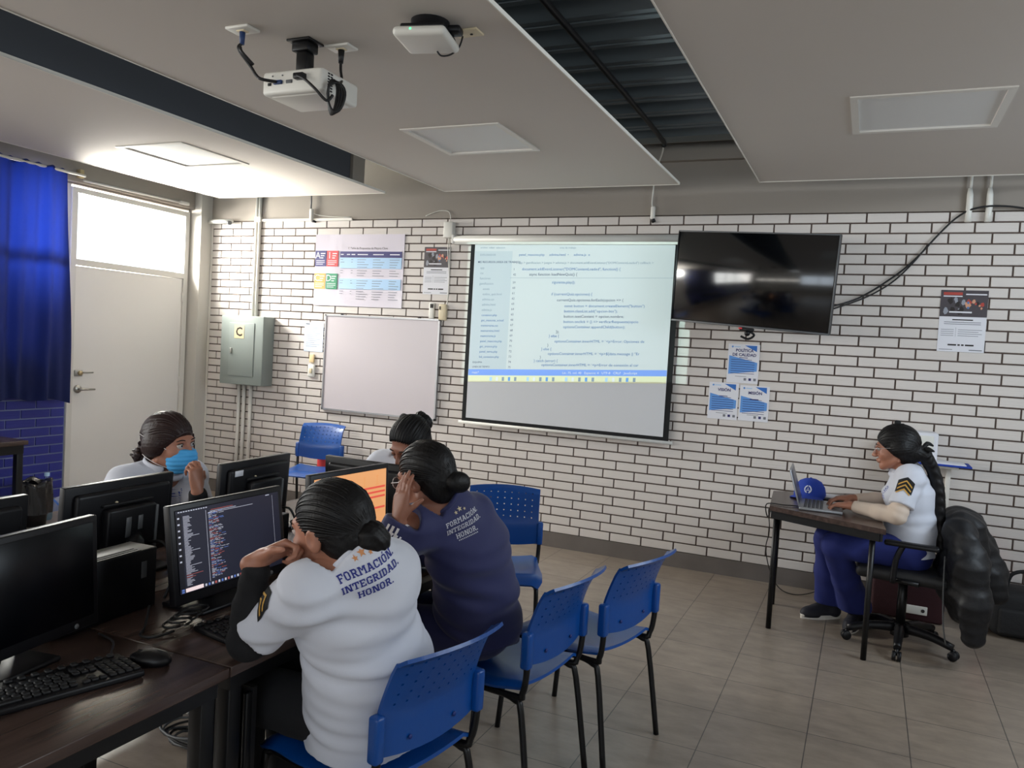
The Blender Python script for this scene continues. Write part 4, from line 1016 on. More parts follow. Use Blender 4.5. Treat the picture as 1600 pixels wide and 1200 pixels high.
# ------------------------------------------------------------------ wall shelf with box behind the long-haired woman
t = thing('wall_shelf', 'narrow white shelf on a post behind the long-haired woman', 'shelf', (.42, 5.85, 0))
MB().rbox((.38, 5.84, .985), (.36, .26, .016), 'white_paint', .003).build('board', t, True)
MB().rbox((.525, 5.955, .50), (.03, .03, .97), 'white_paint', .003).build('post', t, True)
tag(MB().rbox((.44, 5.79, 1.0), (.38, .22, .012), 'cap_blue', .003).rbox((.43, 5.80, 1.008), (.34, .2, .006), 'paper', .001).build('clipboard'), 'blue folder with white sheets on the wall shelf', 'folder')
tag(MB().rbox((.33, 5.86, 1.10), (.22, .16, .18), 'paper', .012, 3).rbox((.34, 5.78, 1.12), (.15, .012, .1), 'white_plastic', .004).build('paper_box'), 'white box standing on the wall shelf', 'box')
# ------------------------------------------------------------------ office chair with jacket
oc = thing('office_chair', 'black swivel office chair under the long-haired woman', 'office chair', (.27, 5.10, 0), D(174))
mb = MB(); mb.lathe([(0, .13), (.04, .13), (.045, .10), (.05, .06), (0, .06)], (0, 0, 0), 'black_plastic', 18)
hub = mb.build('hub', oc)
for k in range(5):
    a = 2*PI*k/5+.35; d = V((math.cos(a), math.sin(a), 0))
    MB().tube([d*.03+V((0, 0, .105)), d*.16+V((0, 0, .10)), d*.285+V((0, 0, .07))], [.03, .025, .02], 'black_plastic', 10, 3).build('foot_spoke', oc)
    mb = MB(); n_ = V((-d.y, d.x, 0))
    for s_ in (-1, 1): mb.lathe([(0, -.01), (.024, -.01), (.027, -.006), (.027, .006), (.024, .01), (0, .01)], d*.29+n_*(.014*s_)+V((0, 0, .0275)), 'black_plastic', 16, n_)
    mb.tube([d*.285+V((0, 0, .065)), d*.29+V((0, 0, .03))], .009, 'black_metal', 8); mb.build('caster', oc)
MB().tube([(0, 0, .12), (0, 0, .40)], .026, 'black_metal', 14).build('gas_column', oc)
MB().rbox((.0, 0, .445), (.47, .48, .07), 'black_matte', .03, 4).build('seat', oc)
bkR = Matrix.Rotation(D(-8), 3, 'Y')
MB().rbox((-.265, 0, .63), (.06, .44, .28), 'black_matte', .028, 4, bkR).build('backrest', oc)
for s_ in (-1, 1):
    mb = MB(); mb.tube([(.04, s_*.27, .42), (.03, s_*.285, .55), (.0, s_*.285, .635)], .016, 'black_plastic', 10, 3)
    mb.rbox((-.04, s_*.285, .640), (.27, .055, .028), 'black_plastic', .012, 3); mb.tube([(-.09, s_*.27, .43), (.04, s_*.24, .43)], .014, 'black_metal', 8); mb.build('armrest', oc)
# ------------------------------------------------------------------ bags behind the office chair
mat('maroon_cloth', (50, 13, 20), .8, bump=(60, .2)); mat('bag_black', (17, 17, 20), .75, bump=(40, .3))
t = thing('maroon_case', 'dark maroon case with a pale plate behind the office chair', 'case', (.33, 5.74, 0))
MB().rbox((.33, 5.76, .20), (.42, .24, .40), 'maroon_cloth', .02, 3).build('body', t, True)
pl = MB().rbox((.37, 5.636, .075), (.15, .008, .055), 'white_plastic', .01, 3).build('plate', t, True)
MB().lathe([(0, .002), (.011, .002), (.011, 0)], (.42, 5.631, .075), 'ink_black', 14, (0, -1, 0)).build('plate_hole', pl, True)
t = thing('black_bag', 'black soft bag on the floor at the right edge', 'bag', (.95, 5.72, 0))
mb = MB(); mb.rbox((.97, 5.72, .15), (.38, .28, .29), 'bag_black', .06, 4); mb.rbox((.97, 5.585, .11), (.30, .05, .16), 'bag_black', .02, 3); mb.build('body', t, True)
mb = MB(); mb.tube([(.87, 5.72, .28), (.89, 5.71, .37), (.97, 5.71, .40), (1.05, 5.71, .37), (1.07, 5.72, .28)], .012, 'bag_black', 8, 5); mb.build('strap', t, True)
tag(MB().rbox((.78, 5.93, .37), (.11, .08, .16), 'ink_red', .01, 2).rbox((.78, 5.93, .15), (.10, .07, .3), 'maroon_cloth', .01, 2).build('red_container'), 'narrow red container against the wall behind the jacket', 'container')
# ================================================================== people (implicit surfaces meshed by surface nets)
f32 = np.float32
def A(*x): return np.array(x if len(x) > 1 else x[0], f32)
def nrm(v): v = np.asarray(v, float); return v/np.linalg.norm(v)
class SDF:
    def __init__(s): s.ops = []; s.lo = np.full(3, 1e9); s.hi = np.full(3, -1e9)
    def _b(s, lo, hi): s.lo = np.minimum(s.lo, lo); s.hi = np.maximum(s.hi, hi)
    def u(s, fn, k, lo, hi): s.ops.append(('u', fn, k)); s._b(lo, hi); return s
    def cone(s, a, b, ra, rb=None, k=.02, mode='u'):
        a = A(a); b = A(b); rb = ra if rb is None else rb; ab = b-a; L2 = float(ab@ab)+1e-9
        def fn(P):
            q = P-a; t = np.clip(q@ab/L2, 0, 1); return np.linalg.norm(q-t[:, None]*ab, axis=1)-(ra+(rb-ra)*t)
        s.ops.append((mode, fn, k))
        if mode == 'u': s._b(np.minimum(a-ra, b-rb), np.maximum(a+ra, b+rb))
        return s
    def path(s, pts, rs, k=.02):
        for i in range(len(pts)-1): s.cone(pts[i], pts[i+1], rs[i], rs[i+1], k)
        return s
    def ell(s, c, r, R=None, k=.02, mode='u'):
        c = A(c); r = A(r) if hasattr(r, '__len__') else A(r, r, r); R = np.eye(3, dtype=f32) if R is None else np.asarray(R, f32)
        def fn(P):
            q = (P-c)@R; k0 = np.linalg.norm(q/r, axis=1); k1 = np.linalg.norm(q/(r*r), axis=1)+1e-6
            return k0*(k0-1)/k1
        s.ops.append((mode, fn, k))
        if mode == 'u': m_ = float(r.max()); s._b(c-m_, c+m_)
        return s
    def ecap(s, a, b, lat, w0, d0, w1, d1, k=.04):
        a = A(a); b = A(b); ab = b-a; L = float(np.linalg.norm(ab)); ax = ab/L
        l = A(lat)-ax*float(A(lat)@ax); l = l/np.linalg.norm(l); n = np.cross(ax, l)
        def fn(P):
            q = P-a; h = q@ax; t = np.clip(h/L, 0, 1); z = h-t*L; x = q@l; y = q@n
            w = w0+(w1-w0)*t; d = d0+(d1-d0)*t; m_ = np.minimum(w, d)
            k0 = np.sqrt((x/w)**2+(y/d)**2+(z/m_)**2)
            k1 = np.sqrt((x/w**2)**2+(y/d**2)**2+(z/m_**2)**2)+1e-6
            return k0*(k0-1)/k1
        s.ops.append(('u', fn, k)); m_ = max(w0, w1, d0, d1); s._b(np.minimum(a, b)-m_, np.maximum(a, b)+m_); return s
    def cut(s, o, n, k=.004, rad=None):
        """remove what lies on the side the normal points to (only within rad of o)"""
        o = A(o); n = A(nrm(n))
        if rad is None: s.ops.append(('i', lambda P: (P-o)@n, k))
        else: s.ops.append(('i', lambda P: np.minimum((P-o)@n, rad-np.linalg.norm(P-o, axis=1)), k))
        return s
    def cutfn(s, fn, k=.004): s.ops.append(('i', fn, k)); return s
    def disp(s, fn): s.ops.append(('d', fn, 0)); return s
    def ev(s, P):
        d = np.full(len(P), .3, f32)
        for m_, fn, k in s.ops:
            e = fn(P).astype(f32)
            if m_ == 'u':
                h = np.clip(.5+.5*(d-e)/k, 0, 1); d = d+(e-d)*h-k*h*(1-h)
            elif m_ == 's':
                h = np.clip(.5-.5*(d+e)/k, 0, 1); d = d+(-e-d)*h+k*h*(1-h)
            elif m_ == 'i':
                h = np.clip(.5-.5*(d-e)/k, 0, 1); d = d+(e-d)*h+k*h*(1-h)
            else: d = d+e
        return d
    def mesh(s, vox):
        B = 8; lo = s.lo-.03; hi = s.hi+.03
        nb = np.ceil((hi-lo)/(vox*B)).astype(int)+1
        g = np.stack(np.meshgrid(*[np.arange(n) for n in nb], indexing='ij'), -1).reshape(-1, 3)
        cen = (lo+(g+.5)*vox*B).astype(f32)
        dc = s.ev(cen)
        act = np.abs(dc) < vox*B*.87+.022
        N = nb*B
        D = np.repeat(np.repeat(np.repeat(dc.reshape(nb), B, 0), B, 1), B, 2)
        D6 = D.reshape(nb[0], B, nb[1], B, nb[2], B)
        o = np.stack(np.meshgrid(*[np.arange(B)]*3, indexing='ij'), -1).reshape(-1, 3)
        ga = g[act]
        for c0 in range(0, len(ga), 1500):
            gg = ga[c0:c0+1500]
            P = (lo+(gg[:, None, :]*B+o[None])*vox).reshape(-1, 3).astype(f32)
            v = s.ev(P).reshape(len(gg), B, B, B)
            D6[gg[:, 0], :, gg[:, 1], :, gg[:, 2], :] = v
        D = D6.reshape(N)
        neg = D < 0
        c8 = [neg[i:N[0]-1+i, j:N[1]-1+j, k:N[2]-1+k] for i in (0, 1) for j in (0, 1) for k in (0, 1)]
        al = c8[0].copy(); an = c8[0].copy()
        for c in c8[1:]: al &= c; an |= c
        cell = an & ~al
        idx = np.argwhere(cell); M_ = len(idx)
        cid = np.full(cell.shape, -1, np.int32); cid[cell] = np.arange(M_)
        vals = {(i, j, k): D[idx[:, 0]+i, idx[:, 1]+j, idx[:, 2]+k] for i in (0, 1) for j in (0, 1) for k in (0, 1)}
        acc = np.zeros((M_, 3)); cnt = np.zeros(M_)
        ks = list(vals)
        for a in ks:
            for ax in range(3):
                if a[ax]: continue
                b = list(a); b[ax] = 1; b = tuple(b)
                va, vb = vals[a], vals[b]; x = (va < 0) != (vb < 0)
                t = np.where(x, va/np.where(x, va-vb, 1), 0)
                p = np.tile(np.array(a, float), (M_, 1)); p[:, ax] += t
                acc[x] += p[x]; cnt[x] += 1
        vs = lo+(idx+acc/cnt[:, None])*vox
        quads = []
        for ax in range(3):
            sl0 = [slice(1, -1)]*3; sl0[ax] = slice(0, -1); sl1 = list(sl0); sl1[ax] = slice(1, None)
            a = neg[tuple(sl0)]; b = neg[tuple(sl1)]
            e = np.argwhere(a != b)
            off = np.array([1, 1, 1]); off[ax] = 0
            e = e+off
            fl = neg[e[:, 0], e[:, 1], e[:, 2]]
            u_, v_ = (ax+1) % 3, (ax+2) % 3
            def cc(du, dv):
                q = e.copy(); q[:, u_] -= du; q[:, v_] -= dv
                return cid[q[:, 0], q[:, 1], q[:, 2]]
            Q = np.stack([cc(1, 1), cc(0, 1), cc(0, 0), cc(1, 0)], 1)
            Q[~fl] = Q[~fl][:, ::-1]; quads.append(Q)
        Q = np.concatenate(quads); Q = Q[(Q >= 0).all(1)]
        # two light smoothing passes take the voxel steps out
        for lam in (.5, -.52):
            sm = np.zeros_like(vs); ct = np.zeros(len(vs))
            for i in range(4):
                np.add.at(sm, Q[:, i], vs[Q[:, (i+1) % 4]]); np.add.at(ct, Q[:, i], 1)
                np.add.at(sm, Q[:, (i+1) % 4], vs[Q[:, i]]); np.add.at(ct, Q[:, (i+1) % 4], 1)
            vs = vs+lam*(sm/np.maximum(ct, 1)[:, None]-vs)
        return vs, Q
def sdf_obj(name, S_, vox, mt, parent):
    vs, Q = S_.mesh(vox)
    inv = WM[parent.name].inverted(); R = np.array(inv)
    vs2 = vs@R[:3, :3].T+R[:3, 3]
    me = bpy.data.meshes.new(name); me.from_pydata(vs2.tolist(), [], Q.tolist()); me.materials.append(MATS[mt])
    me.polygons.foreach_set('use_smooth', [True]*len(Q)); me.update()
    o = bpy.data.objects.new(name, me); C.objects.link(o); o.parent = parent; WM[o.name] = WM[parent.name]
    BV[o.name] = BVHTree.FromPolygons(vs.tolist(), Q.tolist())
    return o
BV = {}
def head_frame(az, pitch, roll):
    """pitch>0 looks down, roll>0 tilts towards the left ear; columns right, forward, up"""
    f = V((math.cos(az)*math.cos(pitch), math.sin(az)*math.cos(pitch), -math.sin(pitch)))
    r = V((math.sin(az), -math.cos(az), 0)); u = r.cross(f)
    c, s_ = math.cos(roll), math.sin(roll)
    r2 = c*r+s_*u; u2 = -s_*r+c*u
    return np.array([[r2.x, f.x, u2.x], [r2.y, f.y, u2.y], [r2.z, f.z, u2.z]], f32)
class Head:
    def __init__(s, c, R, sc=1.07): s.c = A(c); s.R = R; s.sc = sc
    def p(s, x, y, z): return s.c+s.sc*(s.R@A(x, y, z))
    def k(s, r): return tuple(x*s.sc for x in r) if hasattr(r, '__len__') else r*s.sc
    def skin(s, S_):
        p, R = s.p, s.R
        S_.ell(p(0, -.012, .025), s.k((.073, .090, .083)), R, .02); S_.ell(p(0, .03, -.03), s.k((.059, .058, .083)), R, .03)
        for x in (-1, 1):
            S_.cone(p(x*.050, -.004, -.062), p(x*.014, .064, -.098), .018, .017, .02)
            S_.ell(p(x*.036, .056, -.036), s.k(.024), R, .02)
        S_.ell(p(0, .066, -.100), s.k((.018, .016, .016)), R, .02)
        S_.cone(p(-.03, .079, .012), p(.03, .079, .012), .014, .014, .018)
        S_.cone(p(0, .087, 0), p(0, .108, -.038), .008, .0115, .012)
        for x in (-1, 1): S_.ell(p(x*.011, .098, -.042), s.k((.0085, .010, .008)), R, .007)
        for x in (-1, 1): S_.ell(p(x*.031, .098, -.004), s.k((.016, .013, .0115)), R, .012, 's')
        S_.cone(p(-.019, .081, -.068), p(0, .091, -.065), .0055, .007, .006); S_.cone(p(.019, .081, -.068), p(0, .091, -.065), .0055, .007, .006)
        S_.cone(p(-.016, .082, -.073), p(.016, .082, -.073), .006, .006, .006); S_.ell(p(0, .088, -.076), s.k((.011, .006, .006)), R, .005)
        for x in (-1, 1):
            Re = R@np.array(Matrix.Rotation(x*-.35, 3, 'Z')@Matrix.Rotation(-.18, 3, 'X'), f32)
            S_.ell(p(x*.076, -.010, -.012), s.k((.008, .019, .029)), Re, .008); S_.ell(p(x*.087, -.006, -.010), s.k((.008, .010, .018)), Re, .005, 's')
    def eyes(s, parent, closed=False):
        if closed: return s.lashes(parent)
        for x in (-1, 1):
            mb = MB(); R = Matrix(s.R.tolist())
            mb.ball(s.p(x*.031, .078, -.004), .0135, 'eye_white', R, 14, 10)
            mb.ball(s.p(x*.031, .0865, -.004), (.0062, .006, .0062), 'eye_dark', R, 12, 8)
            mb.tube([s.p(x*.045, .079, .001), s.p(x*.038, .088, .0045), s.p(x*.031, .0915, .005), s.p(x*.024, .089, .0035), s.p(x*.018, .084, -.001)], .0016, 'hair_dark', 6, 3)
            mb.tube([s.p(x*.048, .078, .014), s.p(x*.038, .091, .019), s.p(x*.026, .094, .018), s.p(x*.016, .093, .015)], [.0012, .0026, .0026, .0015], 'hair_dark', 6, 3)
            mb.build('eye', parent, True)
    def lashes(s, parent):
        for x in (-1, 1):
            mb = MB(); mb.ball(s.p(x*.031, .0785, -.005), .0145, 'skin_deep', Matrix(s.R.tolist()), 14, 10)
            mb.tube([s.p(x*.046, .082, -.008), s.p(x*.038, .091, -.011), s.p(x*.031, .0945, -.012), s.p(x*.022, .092, -.010)], .0017, 'hair_dark', 6, 3)
            mb.tube([s.p(x*.048, .078, .014), s.p(x*.038, .091, .019), s.p(x*.026, .094, .018), s.p(x*.016, .093, .015)], [.0012, .0026, .0026, .0015], 'hair_dark', 6, 3)
            mb.build('eyelid', parent, True)
    def hair(s, S_, off=.0, cover=False, nape=True):
        p, R = s.p, s.R
        S_.ell(p(0, -.016, .029), s.k((.081+off, .101+off, .091+off)), R, .02)
        if nape: S_.ell(p(0, -.056, -.018 if cover else -.035), s.k((.064, .044, .052) if cover else (.066, .046, .066)), R, .03)
        if cover:
            for x in (-1, 1): S_.ell(p(x*.073, -.022, -.010), s.k((.024, .040, .040)), R, .03)
            S_.cut(p(0, .094, .046), R@A(nrm((0, .74, -.67))), .006)
        else:
            S_.cut(p(0, .082, .068), R@A(nrm((0, .75, -.66))), .006)
            for x in (-1, 1): S_.ell(p(x*.083, .002, -.022), s.k((.020, .022, .032)), R, .006, 's')
    def strands(s, amp=.0007):
        c, R = s.c, s.R
        def fn(P):
            q = (P-c)@R
            a = np.arctan2(q[:, 0], q[:, 2]+.03)
            return amp*np.sin(a*46+q[:, 1]*30)+amp*.6*np.sin(a*83-q[:, 1]*50)
        return fn
    def locks(s, parent, mt, bun_pt, n=34, top=.058, drop=.085, seed=1, r=.0036, off=.0):
        rr = random.Random(seed); mb = MB(); c0 = np.array((0, -.016, .029)); rad = np.array((.081+off, .101+off, .091+off)); e = np.array(bun_pt, float)
        for i in range(n):
            t = -1+2*i/(n-1)+rr.uniform(-.02, .02)
            a = np.array((.084*math.sin(t*1.45), .092*math.cos(t*1.45)-.012, top-drop*abs(t)**1.7)); pts = []
            for j in range(9):
                q = a+(e-a)*j/8; q[2] += .05*math.sin(PI*j/8)*(1-abs(t)*.9); q[0] += .03*math.sin(PI*j/8)*np.sign(t)*abs(t)
                d = q-c0; k = np.linalg.norm(d/rad)
                if j < 8: q = c0+d/k*rr.uniform(.985, 1.0)
                pts.append(s.p(*q))
            mb.tube(pts, [r*.6, r, r*1.1, r*.9, r*.6], mt, 6, 2)
        return mb.build('hair_strand', parent, True)
    def glasses(s, parent, mt='glasses_rim'):
        mb = MB(); p = s.p
        for x in (-1, 1):
            mb.tube([p(x*(.034+.023*math.cos(q)), .104-.004*abs(math.cos(q)), -.008+.019*math.sin(q)) for q in np.linspace(0, 2*PI, 22)], .0014, mt, 6)
            mb.tube([p(x*.057, .099, -.002), p(x*.074, .085, .0), p(x*.080, .01, .002), p(x*.078, -.012, -.004)], .0013, mt, 6, 3)
        mb.tube([p(-.011, .104, -.003), p(0, .107, .0), p(.011, .104, -.003)], .0013, mt, 6, 3)
        o = mb.build('glasses', parent, True)
        for x in (-1, 1): MB().poly([p(x*(.034+.022*math.cos(q)), .1035-.004*abs(math.cos(q)), -.008+.018*math.sin(q)) for q in np.linspace(0, 2*PI, 18)[:-1]], 'lens_glass').build('lens', o, True)
def hand(S_, w, d, n, left, curl=(30, 35, 40, 45), spread=1.0, thumb=.5, sc=1.0, curl2=None):
    w = np.asarray(w, float); d = nrm(d); n = np.asarray(n, float); n = nrm(n-d*(n@d)); t = np.cross(n, d) if left else np.cross(d, n)
    offs = [.027, .009, -.009, -.026]; ln = [.90, 1.0, .94, .76]; base = [.088, .092, .088, .079]
    S_.cone(w-d*.02, w+d*.015, .024*sc, .024*sc, .015)
    for k in range(4): S_.cone(w+t*offs[k]*.55*sc+d*.012*sc, w+d*base[k]*sc+t*offs[k]*sc, .0145*sc, .0108*sc, .012)
    S_.ell(w+d*.045*sc, (.034*sc, .045*sc, .013*sc), np.stack([t, d, n], 1), .012)
    for k in range(4):
        a = w+d*base[k]*sc+t*offs[k]*sc; ang = 0; dd = d+t*offs[k]*spread*5; dd = nrm(dd)
        r0 = (.0088, .009, .0086, .0076)[k]*sc
        for j, L in enumerate((.042, .026, .021)):
            ang += math.radians(curl[k])*(.75, 1.1, .7)[j]
            v = dd*math.cos(ang)+n*math.sin(ang); b = a+v*L*ln[k]*sc
            S_.cone(a, b, r0*(1, .94, .86)[j], r0*(.94, .86, .74)[j], .004); a = b
    a = w+d*.026*sc+t*.024*sc+n*.006; v = nrm(t*.72+d*.62+n*.28); b = a+v*.042*sc; S_.cone(w+d*.02*sc+t*.012*sc, a, .016*sc, .0135*sc, .012); S_.cone(a, b, .0135*sc, .0105*sc, .008)
    v2 = nrm(v*(1-thumb)+d*.6*thumb+n*.6*thumb); S_.cone(b, b+v2*.034*sc, .0104*sc, .0078*sc, .005)
def decal(mb, bvname, center, ux, uy, polys, lift=.0016, maxcell=.012):
    """lay flat artwork (2-D polygons with a material) onto the nearest cloth surface"""
    bv = BV[bvname]; c = V(center); ux = V(ux).normalized(); uy = V(uy); uy = (uy-ux*uy.dot(ux)).normalized(); n = ux.cross(uy)
    for pts, fs, m_, lf in polys:
        bm = bmesh.new(); vv = [bm.verts.new((x, y, 0)) for x, y in pts]
        for f in fs:
            try: bm.faces.new([vv[i] for i in f])
            except ValueError: pass
        xs = [q[0] for q in pts]; ys = [q[1] for q in pts]
        for ax, vals in ((0, xs), (1, ys)):
            g = math.floor(min(vals)/maxcell)*maxcell+maxcell
            while g < max(vals):
                co = (g, 0, 0) if ax == 0 else (0, g, 0); no = (1, 0, 0) if ax == 0 else (0, 1, 0)
                bmesh.ops.bisect_plane(bm, geom=bm.verts[:]+bm.edges[:]+bm.faces[:], plane_co=co, plane_no=no); g += maxcell
        bm.verts.index_update(); out = []
        for v in bm.verts:
            p = c+ux*v.co.x+uy*v.co.y
            h = bv.ray_cast(p+n*.14, -n, .30)
            if h[0] is None: h = bv.find_nearest(p)
            out.append(h[0]+n*(lift+lf))
        mb.add(out, [[v.index for v in f.verts] for f in bm.faces], m_, False); bm.free()
def surf_hit(bvname, px, py, fallback):
    h = BV[bvname].ray_cast(cam.matrix_world.translation, (_r*((px-800)/1251.3)+_d*((py-600)/1251.3)+_f).normalized())
    return (h[0], h[1]) if h[0] is not None else (V(fallback), V((1, -1, 0)).normalized())
def R4(x0, y0, x1, y1): return [(x0, y0), (x1, y0), (x1, y1), (x0, y1)]
def slab_word(word, size):
    """slab-serif capitals built of bars on a 10-high grid; returns 2-D polygons, width"""
    w = 1.9; out = []; x = 0
    def bx(a, b, c, d): out.append(R4(x+a, b, x+c, d))
    def qd(*p): out.append([(x+a, b) for a, b in p])
    def post(a, s0=.7): bx(a, 0, a+w, 10); bx(a-s0, 0, a+w+s0, 1.5); bx(a-s0, 8.5, a+w+s0, 10)
    for ch in word:
        adv = 8.6
        if ch == 'F': post(.8); bx(.8, 8.3, 7.4, 10); bx(5.9, 6.6, 7.4, 10); bx(.8, 4.3, 5.6, 5.9); adv = 8.2
        elif ch in 'OÓ':
            bx(.3, 2.2, .3+w, 7.8); bx(7-w+.3, 2.2, 7.3, 7.8); bx(2, 0, 5.6, 1.7); bx(2, 8.3, 5.6, 10)
            qd((.3, 2.2), (2, 0), (2.4, 1.7), (2.2, 2.4)); qd((7.3, 2.2), (5.4, 2.4), (5.2, 1.7), (5.6, 0)); qd((.3, 7.8), (2.2, 7.6), (2.4, 8.3), (2, 10)); qd((7.3, 7.8), (5.6, 10), (5.2, 8.3), (5.4, 7.6))
            if ch == 'Ó': qd((3.2, 10.8), (4.6, 10.8), (6.0, 13), (4.2, 13))
        elif ch == 'R':
            post(.8); bx(.8, 8.3, 6, 10); bx(.8, 4.2, 6, 5.8); bx(5.2, 5, 7.1, 9.2); qd((3.6, 4.4), (5.6, 4.6), (8.2, 0), (5.9, 0)); bx(5.7, 0, 8.6, 1.5); adv = 9
        elif ch == 'M': post(.8); post(7.3); qd((1.6, 10), (3.4, 10), (5.6, 4.6), (4.4, 4.6)); qd((6.6, 10), (8.4, 10), (5.6, 4.6), (4.4, 4.6)); adv = 10.6
        elif ch == 'A': qd((.6, 0), (2.6, 0), (5.2, 10), (3.4, 10)); qd((6.6, 0), (8.7, 0), (5.9, 10), (3.9, 10)); bx(2.4, 2.7, 6.8, 4.2); bx(-.2, 0, 3.3, 1.4); bx(5.9, 0, 9.4, 1.4); bx(2.6, 8.6, 5.6, 10); adv = 9.6
        elif ch == 'C': bx(.3, 2.2, .3+w, 7.8); bx(2, 0, 6, 1.7); bx(2, 8.3, 6, 10); bx(5.6, 6.6, 7.2, 10); bx(5.6, 0.6, 7.2, 3); qd((.3, 2.2), (2, 0), (2.4, 1.7), (2.2, 2.4)); qd((.3, 7.8), (2.2, 7.6), (2.4, 8.3), (2, 10)); adv = 8.2
        elif ch == 'I': post(.9); adv = 4.4
        elif ch == 'N': post(.8); post(6.6); qd((1.4, 10), (3.6, 10), (7.8, 0), (5.8, 0)); adv = 9.8
        elif ch == 'T': bx(3.2, 0, 3.2+w, 10); bx(2, 0, 6.2, 1.5); bx(0, 8.3, 8.3, 10); bx(0, 6.4, 1.5, 10); bx(6.8, 6.4, 8.3, 10); adv = 9
        elif ch == 'E': post(.8); bx(.8, 8.3, 7.3, 10); bx(5.9, 6.8, 7.3, 10); bx(.8, 4.3, 5.6, 5.9); bx(.8, 0, 7.5, 1.7); bx(6.1, 0, 7.5, 3.2); adv = 8.5
        elif ch == 'G': bx(.3, 2.2, .3+w, 7.8); bx(2, 0, 6.6, 1.7); bx(2, 8.3, 6, 10); bx(5.6, 6.8, 7.2, 10); bx(5.3, 0, 7.2, 4.6); bx(4.2, 3.3, 7.8, 4.8); qd((.3, 2.2), (2, 0), (2.4, 1.7), (2.2, 2.4)); qd((.3, 7.8), (2.2, 7.6), (2.4, 8.3), (2, 10)); adv = 8.6
        elif ch == 'D': post(.8); bx(.8, 0, 5, 1.7); bx(.8, 8.3, 5, 10); bx(5.3, 2, 7.2, 8); qd((5, 0), (7.2, 2), (5.3, 2.6), (4.6, 1.7)); qd((5, 10), (4.6, 8.3), (5.3, 7.4), (7.2, 8)); adv = 8.4
        elif ch == 'H': post(.8); post(6.2); bx(2, 4.2, 7, 5.8); adv = 9.4
        elif ch == '.': bx(.4, 0, 2.4, 2); adv = 3
        x += adv
    k = size/10
    return [[(a*k, b*k) for a, b in q] for q in out], x*k
def star(cx, cy, r): return [(cx+(r if i % 2 == 0 else r*.42)*math.sin(i*PI/5), cy+(r if i % 2 == 0 else r*.42)*math.cos(i*PI/5)) for i in range(10)]
def slogan(mb, bvn, c, ux, uy, size, m_, star_m, small=False):
    polys = []
    y = size*1.75; xs = (0, 0, 0)
    for word, yy, sx in (('FORMACIÓN.', 1.5, 0.0), ('INTEGRIDAD.', 0, .0), ('HONOR.', -1.5, .10)):
        q, w = slab_word(word, size)
        for pl in q: polys.append(([(a-w/2+sx*size*0, b+yy*size-size/2) for a, b in pl], [tuple(range(len(pl)))], m_, .0))
    for (a, b, r) in ((0, 3.3, .55), (-1.0, 2.95, .4), (1.0, 2.95, .34)):
        s_ = star(a*size, b*size, r*size); polys.append((s_, [(0, 1, 2, 3, 4, 5, 6, 7, 8, 9)], star_m, 0))
    if small:
        for k in range(12): polys.append((R4((-2.2+.37*k)*size, -2.45*size, (-1.98+.37*k)*size, -2.25*size), [(0, 1, 2, 3)], m_, 0))
    decal(mb, bvn, c, ux, uy, polys)
def chevrons(mb, bvn, c, ux, uy, s_, n=3):
    polys = [([(-.5*s_, -.45*s_), (-.5*s_, .35*s_), (0, .62*s_), (.5*s_, .35*s_), (.5*s_, -.45*s_), (0, -.2*s_)], [(0, 1, 2, 5), (5, 2, 3, 4)], 'patch_black', .0)]
    for k in range(n):
        y = (.30-.27*k)*s_; t = .10*s_
        polys.append(([(-.42*s_, y-.30*s_), (0, y), (.42*s_, y-.30*s_), (.42*s_, y-.30*s_+t), (0, y+t), (-.42*s_, y-.30*s_+t)], [(0, 1, 4, 5), (1, 2, 3, 4)], 'patch_gold', .0012))
    decal(mb, bvn, c, ux, uy, polys, .002)
def crest(mb, bvn, c, ux, uy, s_):
    P_ = []
    for k in range(14):
        a = 2*PI*k/14; P_.append((R4(s_*.42*math.cos(a)-.05*s_, s_*.42*math.sin(a)-.05*s_, s_*.42*math.cos(a)+.05*s_, s_*.42*math.sin(a)+.05*s_), [(0, 1, 2, 3)], 'print_blue', 0))
    P_ += [(R4(-.2*s_, -.14*s_, .2*s_, -.05*s_), [(0, 1, 2, 3)], 'print_blue', 0), (R4(-.12*s_, .03*s_, .12*s_, .2*s_), [(0, 1, 2, 3)], 'print_blue', 0)]
    for k in range(3): P_.append((R4(-.4*s_, (-.66-.16*k)*s_, .4*s_, (-.60-.16*k)*s_), [(0, 1, 2, 3)], 'print_blue', 0))
    decal(mb, bvn, c, ux, uy, P_, .0016)
mat('skin', (164, 112, 90), .5, bump=(180, .03), vary=(9, .06)); mat('skin_deep', (146, 97, 77), .5, bump=(180, .03), vary=(9, .06))
mat('hair_dark', (11, 9, 10), .52, bump=(160, .2, (1, .1, .4)), spec=.28); mat('hair_brown', (42, 25, 23), .5, bump=(160, .22, (1, .1, .4)), spec=.35)
mat('eye_white', (186, 176, 170), .25); mat('eye_dark', (26, 16, 12), .15)
mat('polo_white', (206, 209, 220), .85, bump=(420, .05), sheen=.2); mat('polo_fold', (200, 203, 214), .85)
mat('navy_cloth', (34, 38, 84), .75, bump=(300, .06), sheen=.15); mat('black_cloth', (15, 15, 19), .9, bump=(300, .08)); mat('beige_cloth', (206, 188, 172), .85, bump=(300, .06))
mat('trouser_blue', (24, 36, 104), .85, bump=(200, .06)); mat('mask_blue', (72, 166, 228), .75, bump=(90, .08)); mat('print_navy', (34, 44, 128), .7); mat('print_blue', (52, 76, 168), .7)
mat('print_silver', (182, 182, 192), .7); mat('star_gold', (206, 142, 92), .7); mat('star_pale', (198, 184, 150), .7); mat('patch_black', (16, 16, 18), .8); mat('patch_gold', (198, 152, 66), .7); mat('stripe_white', (226, 222, 222), .8)
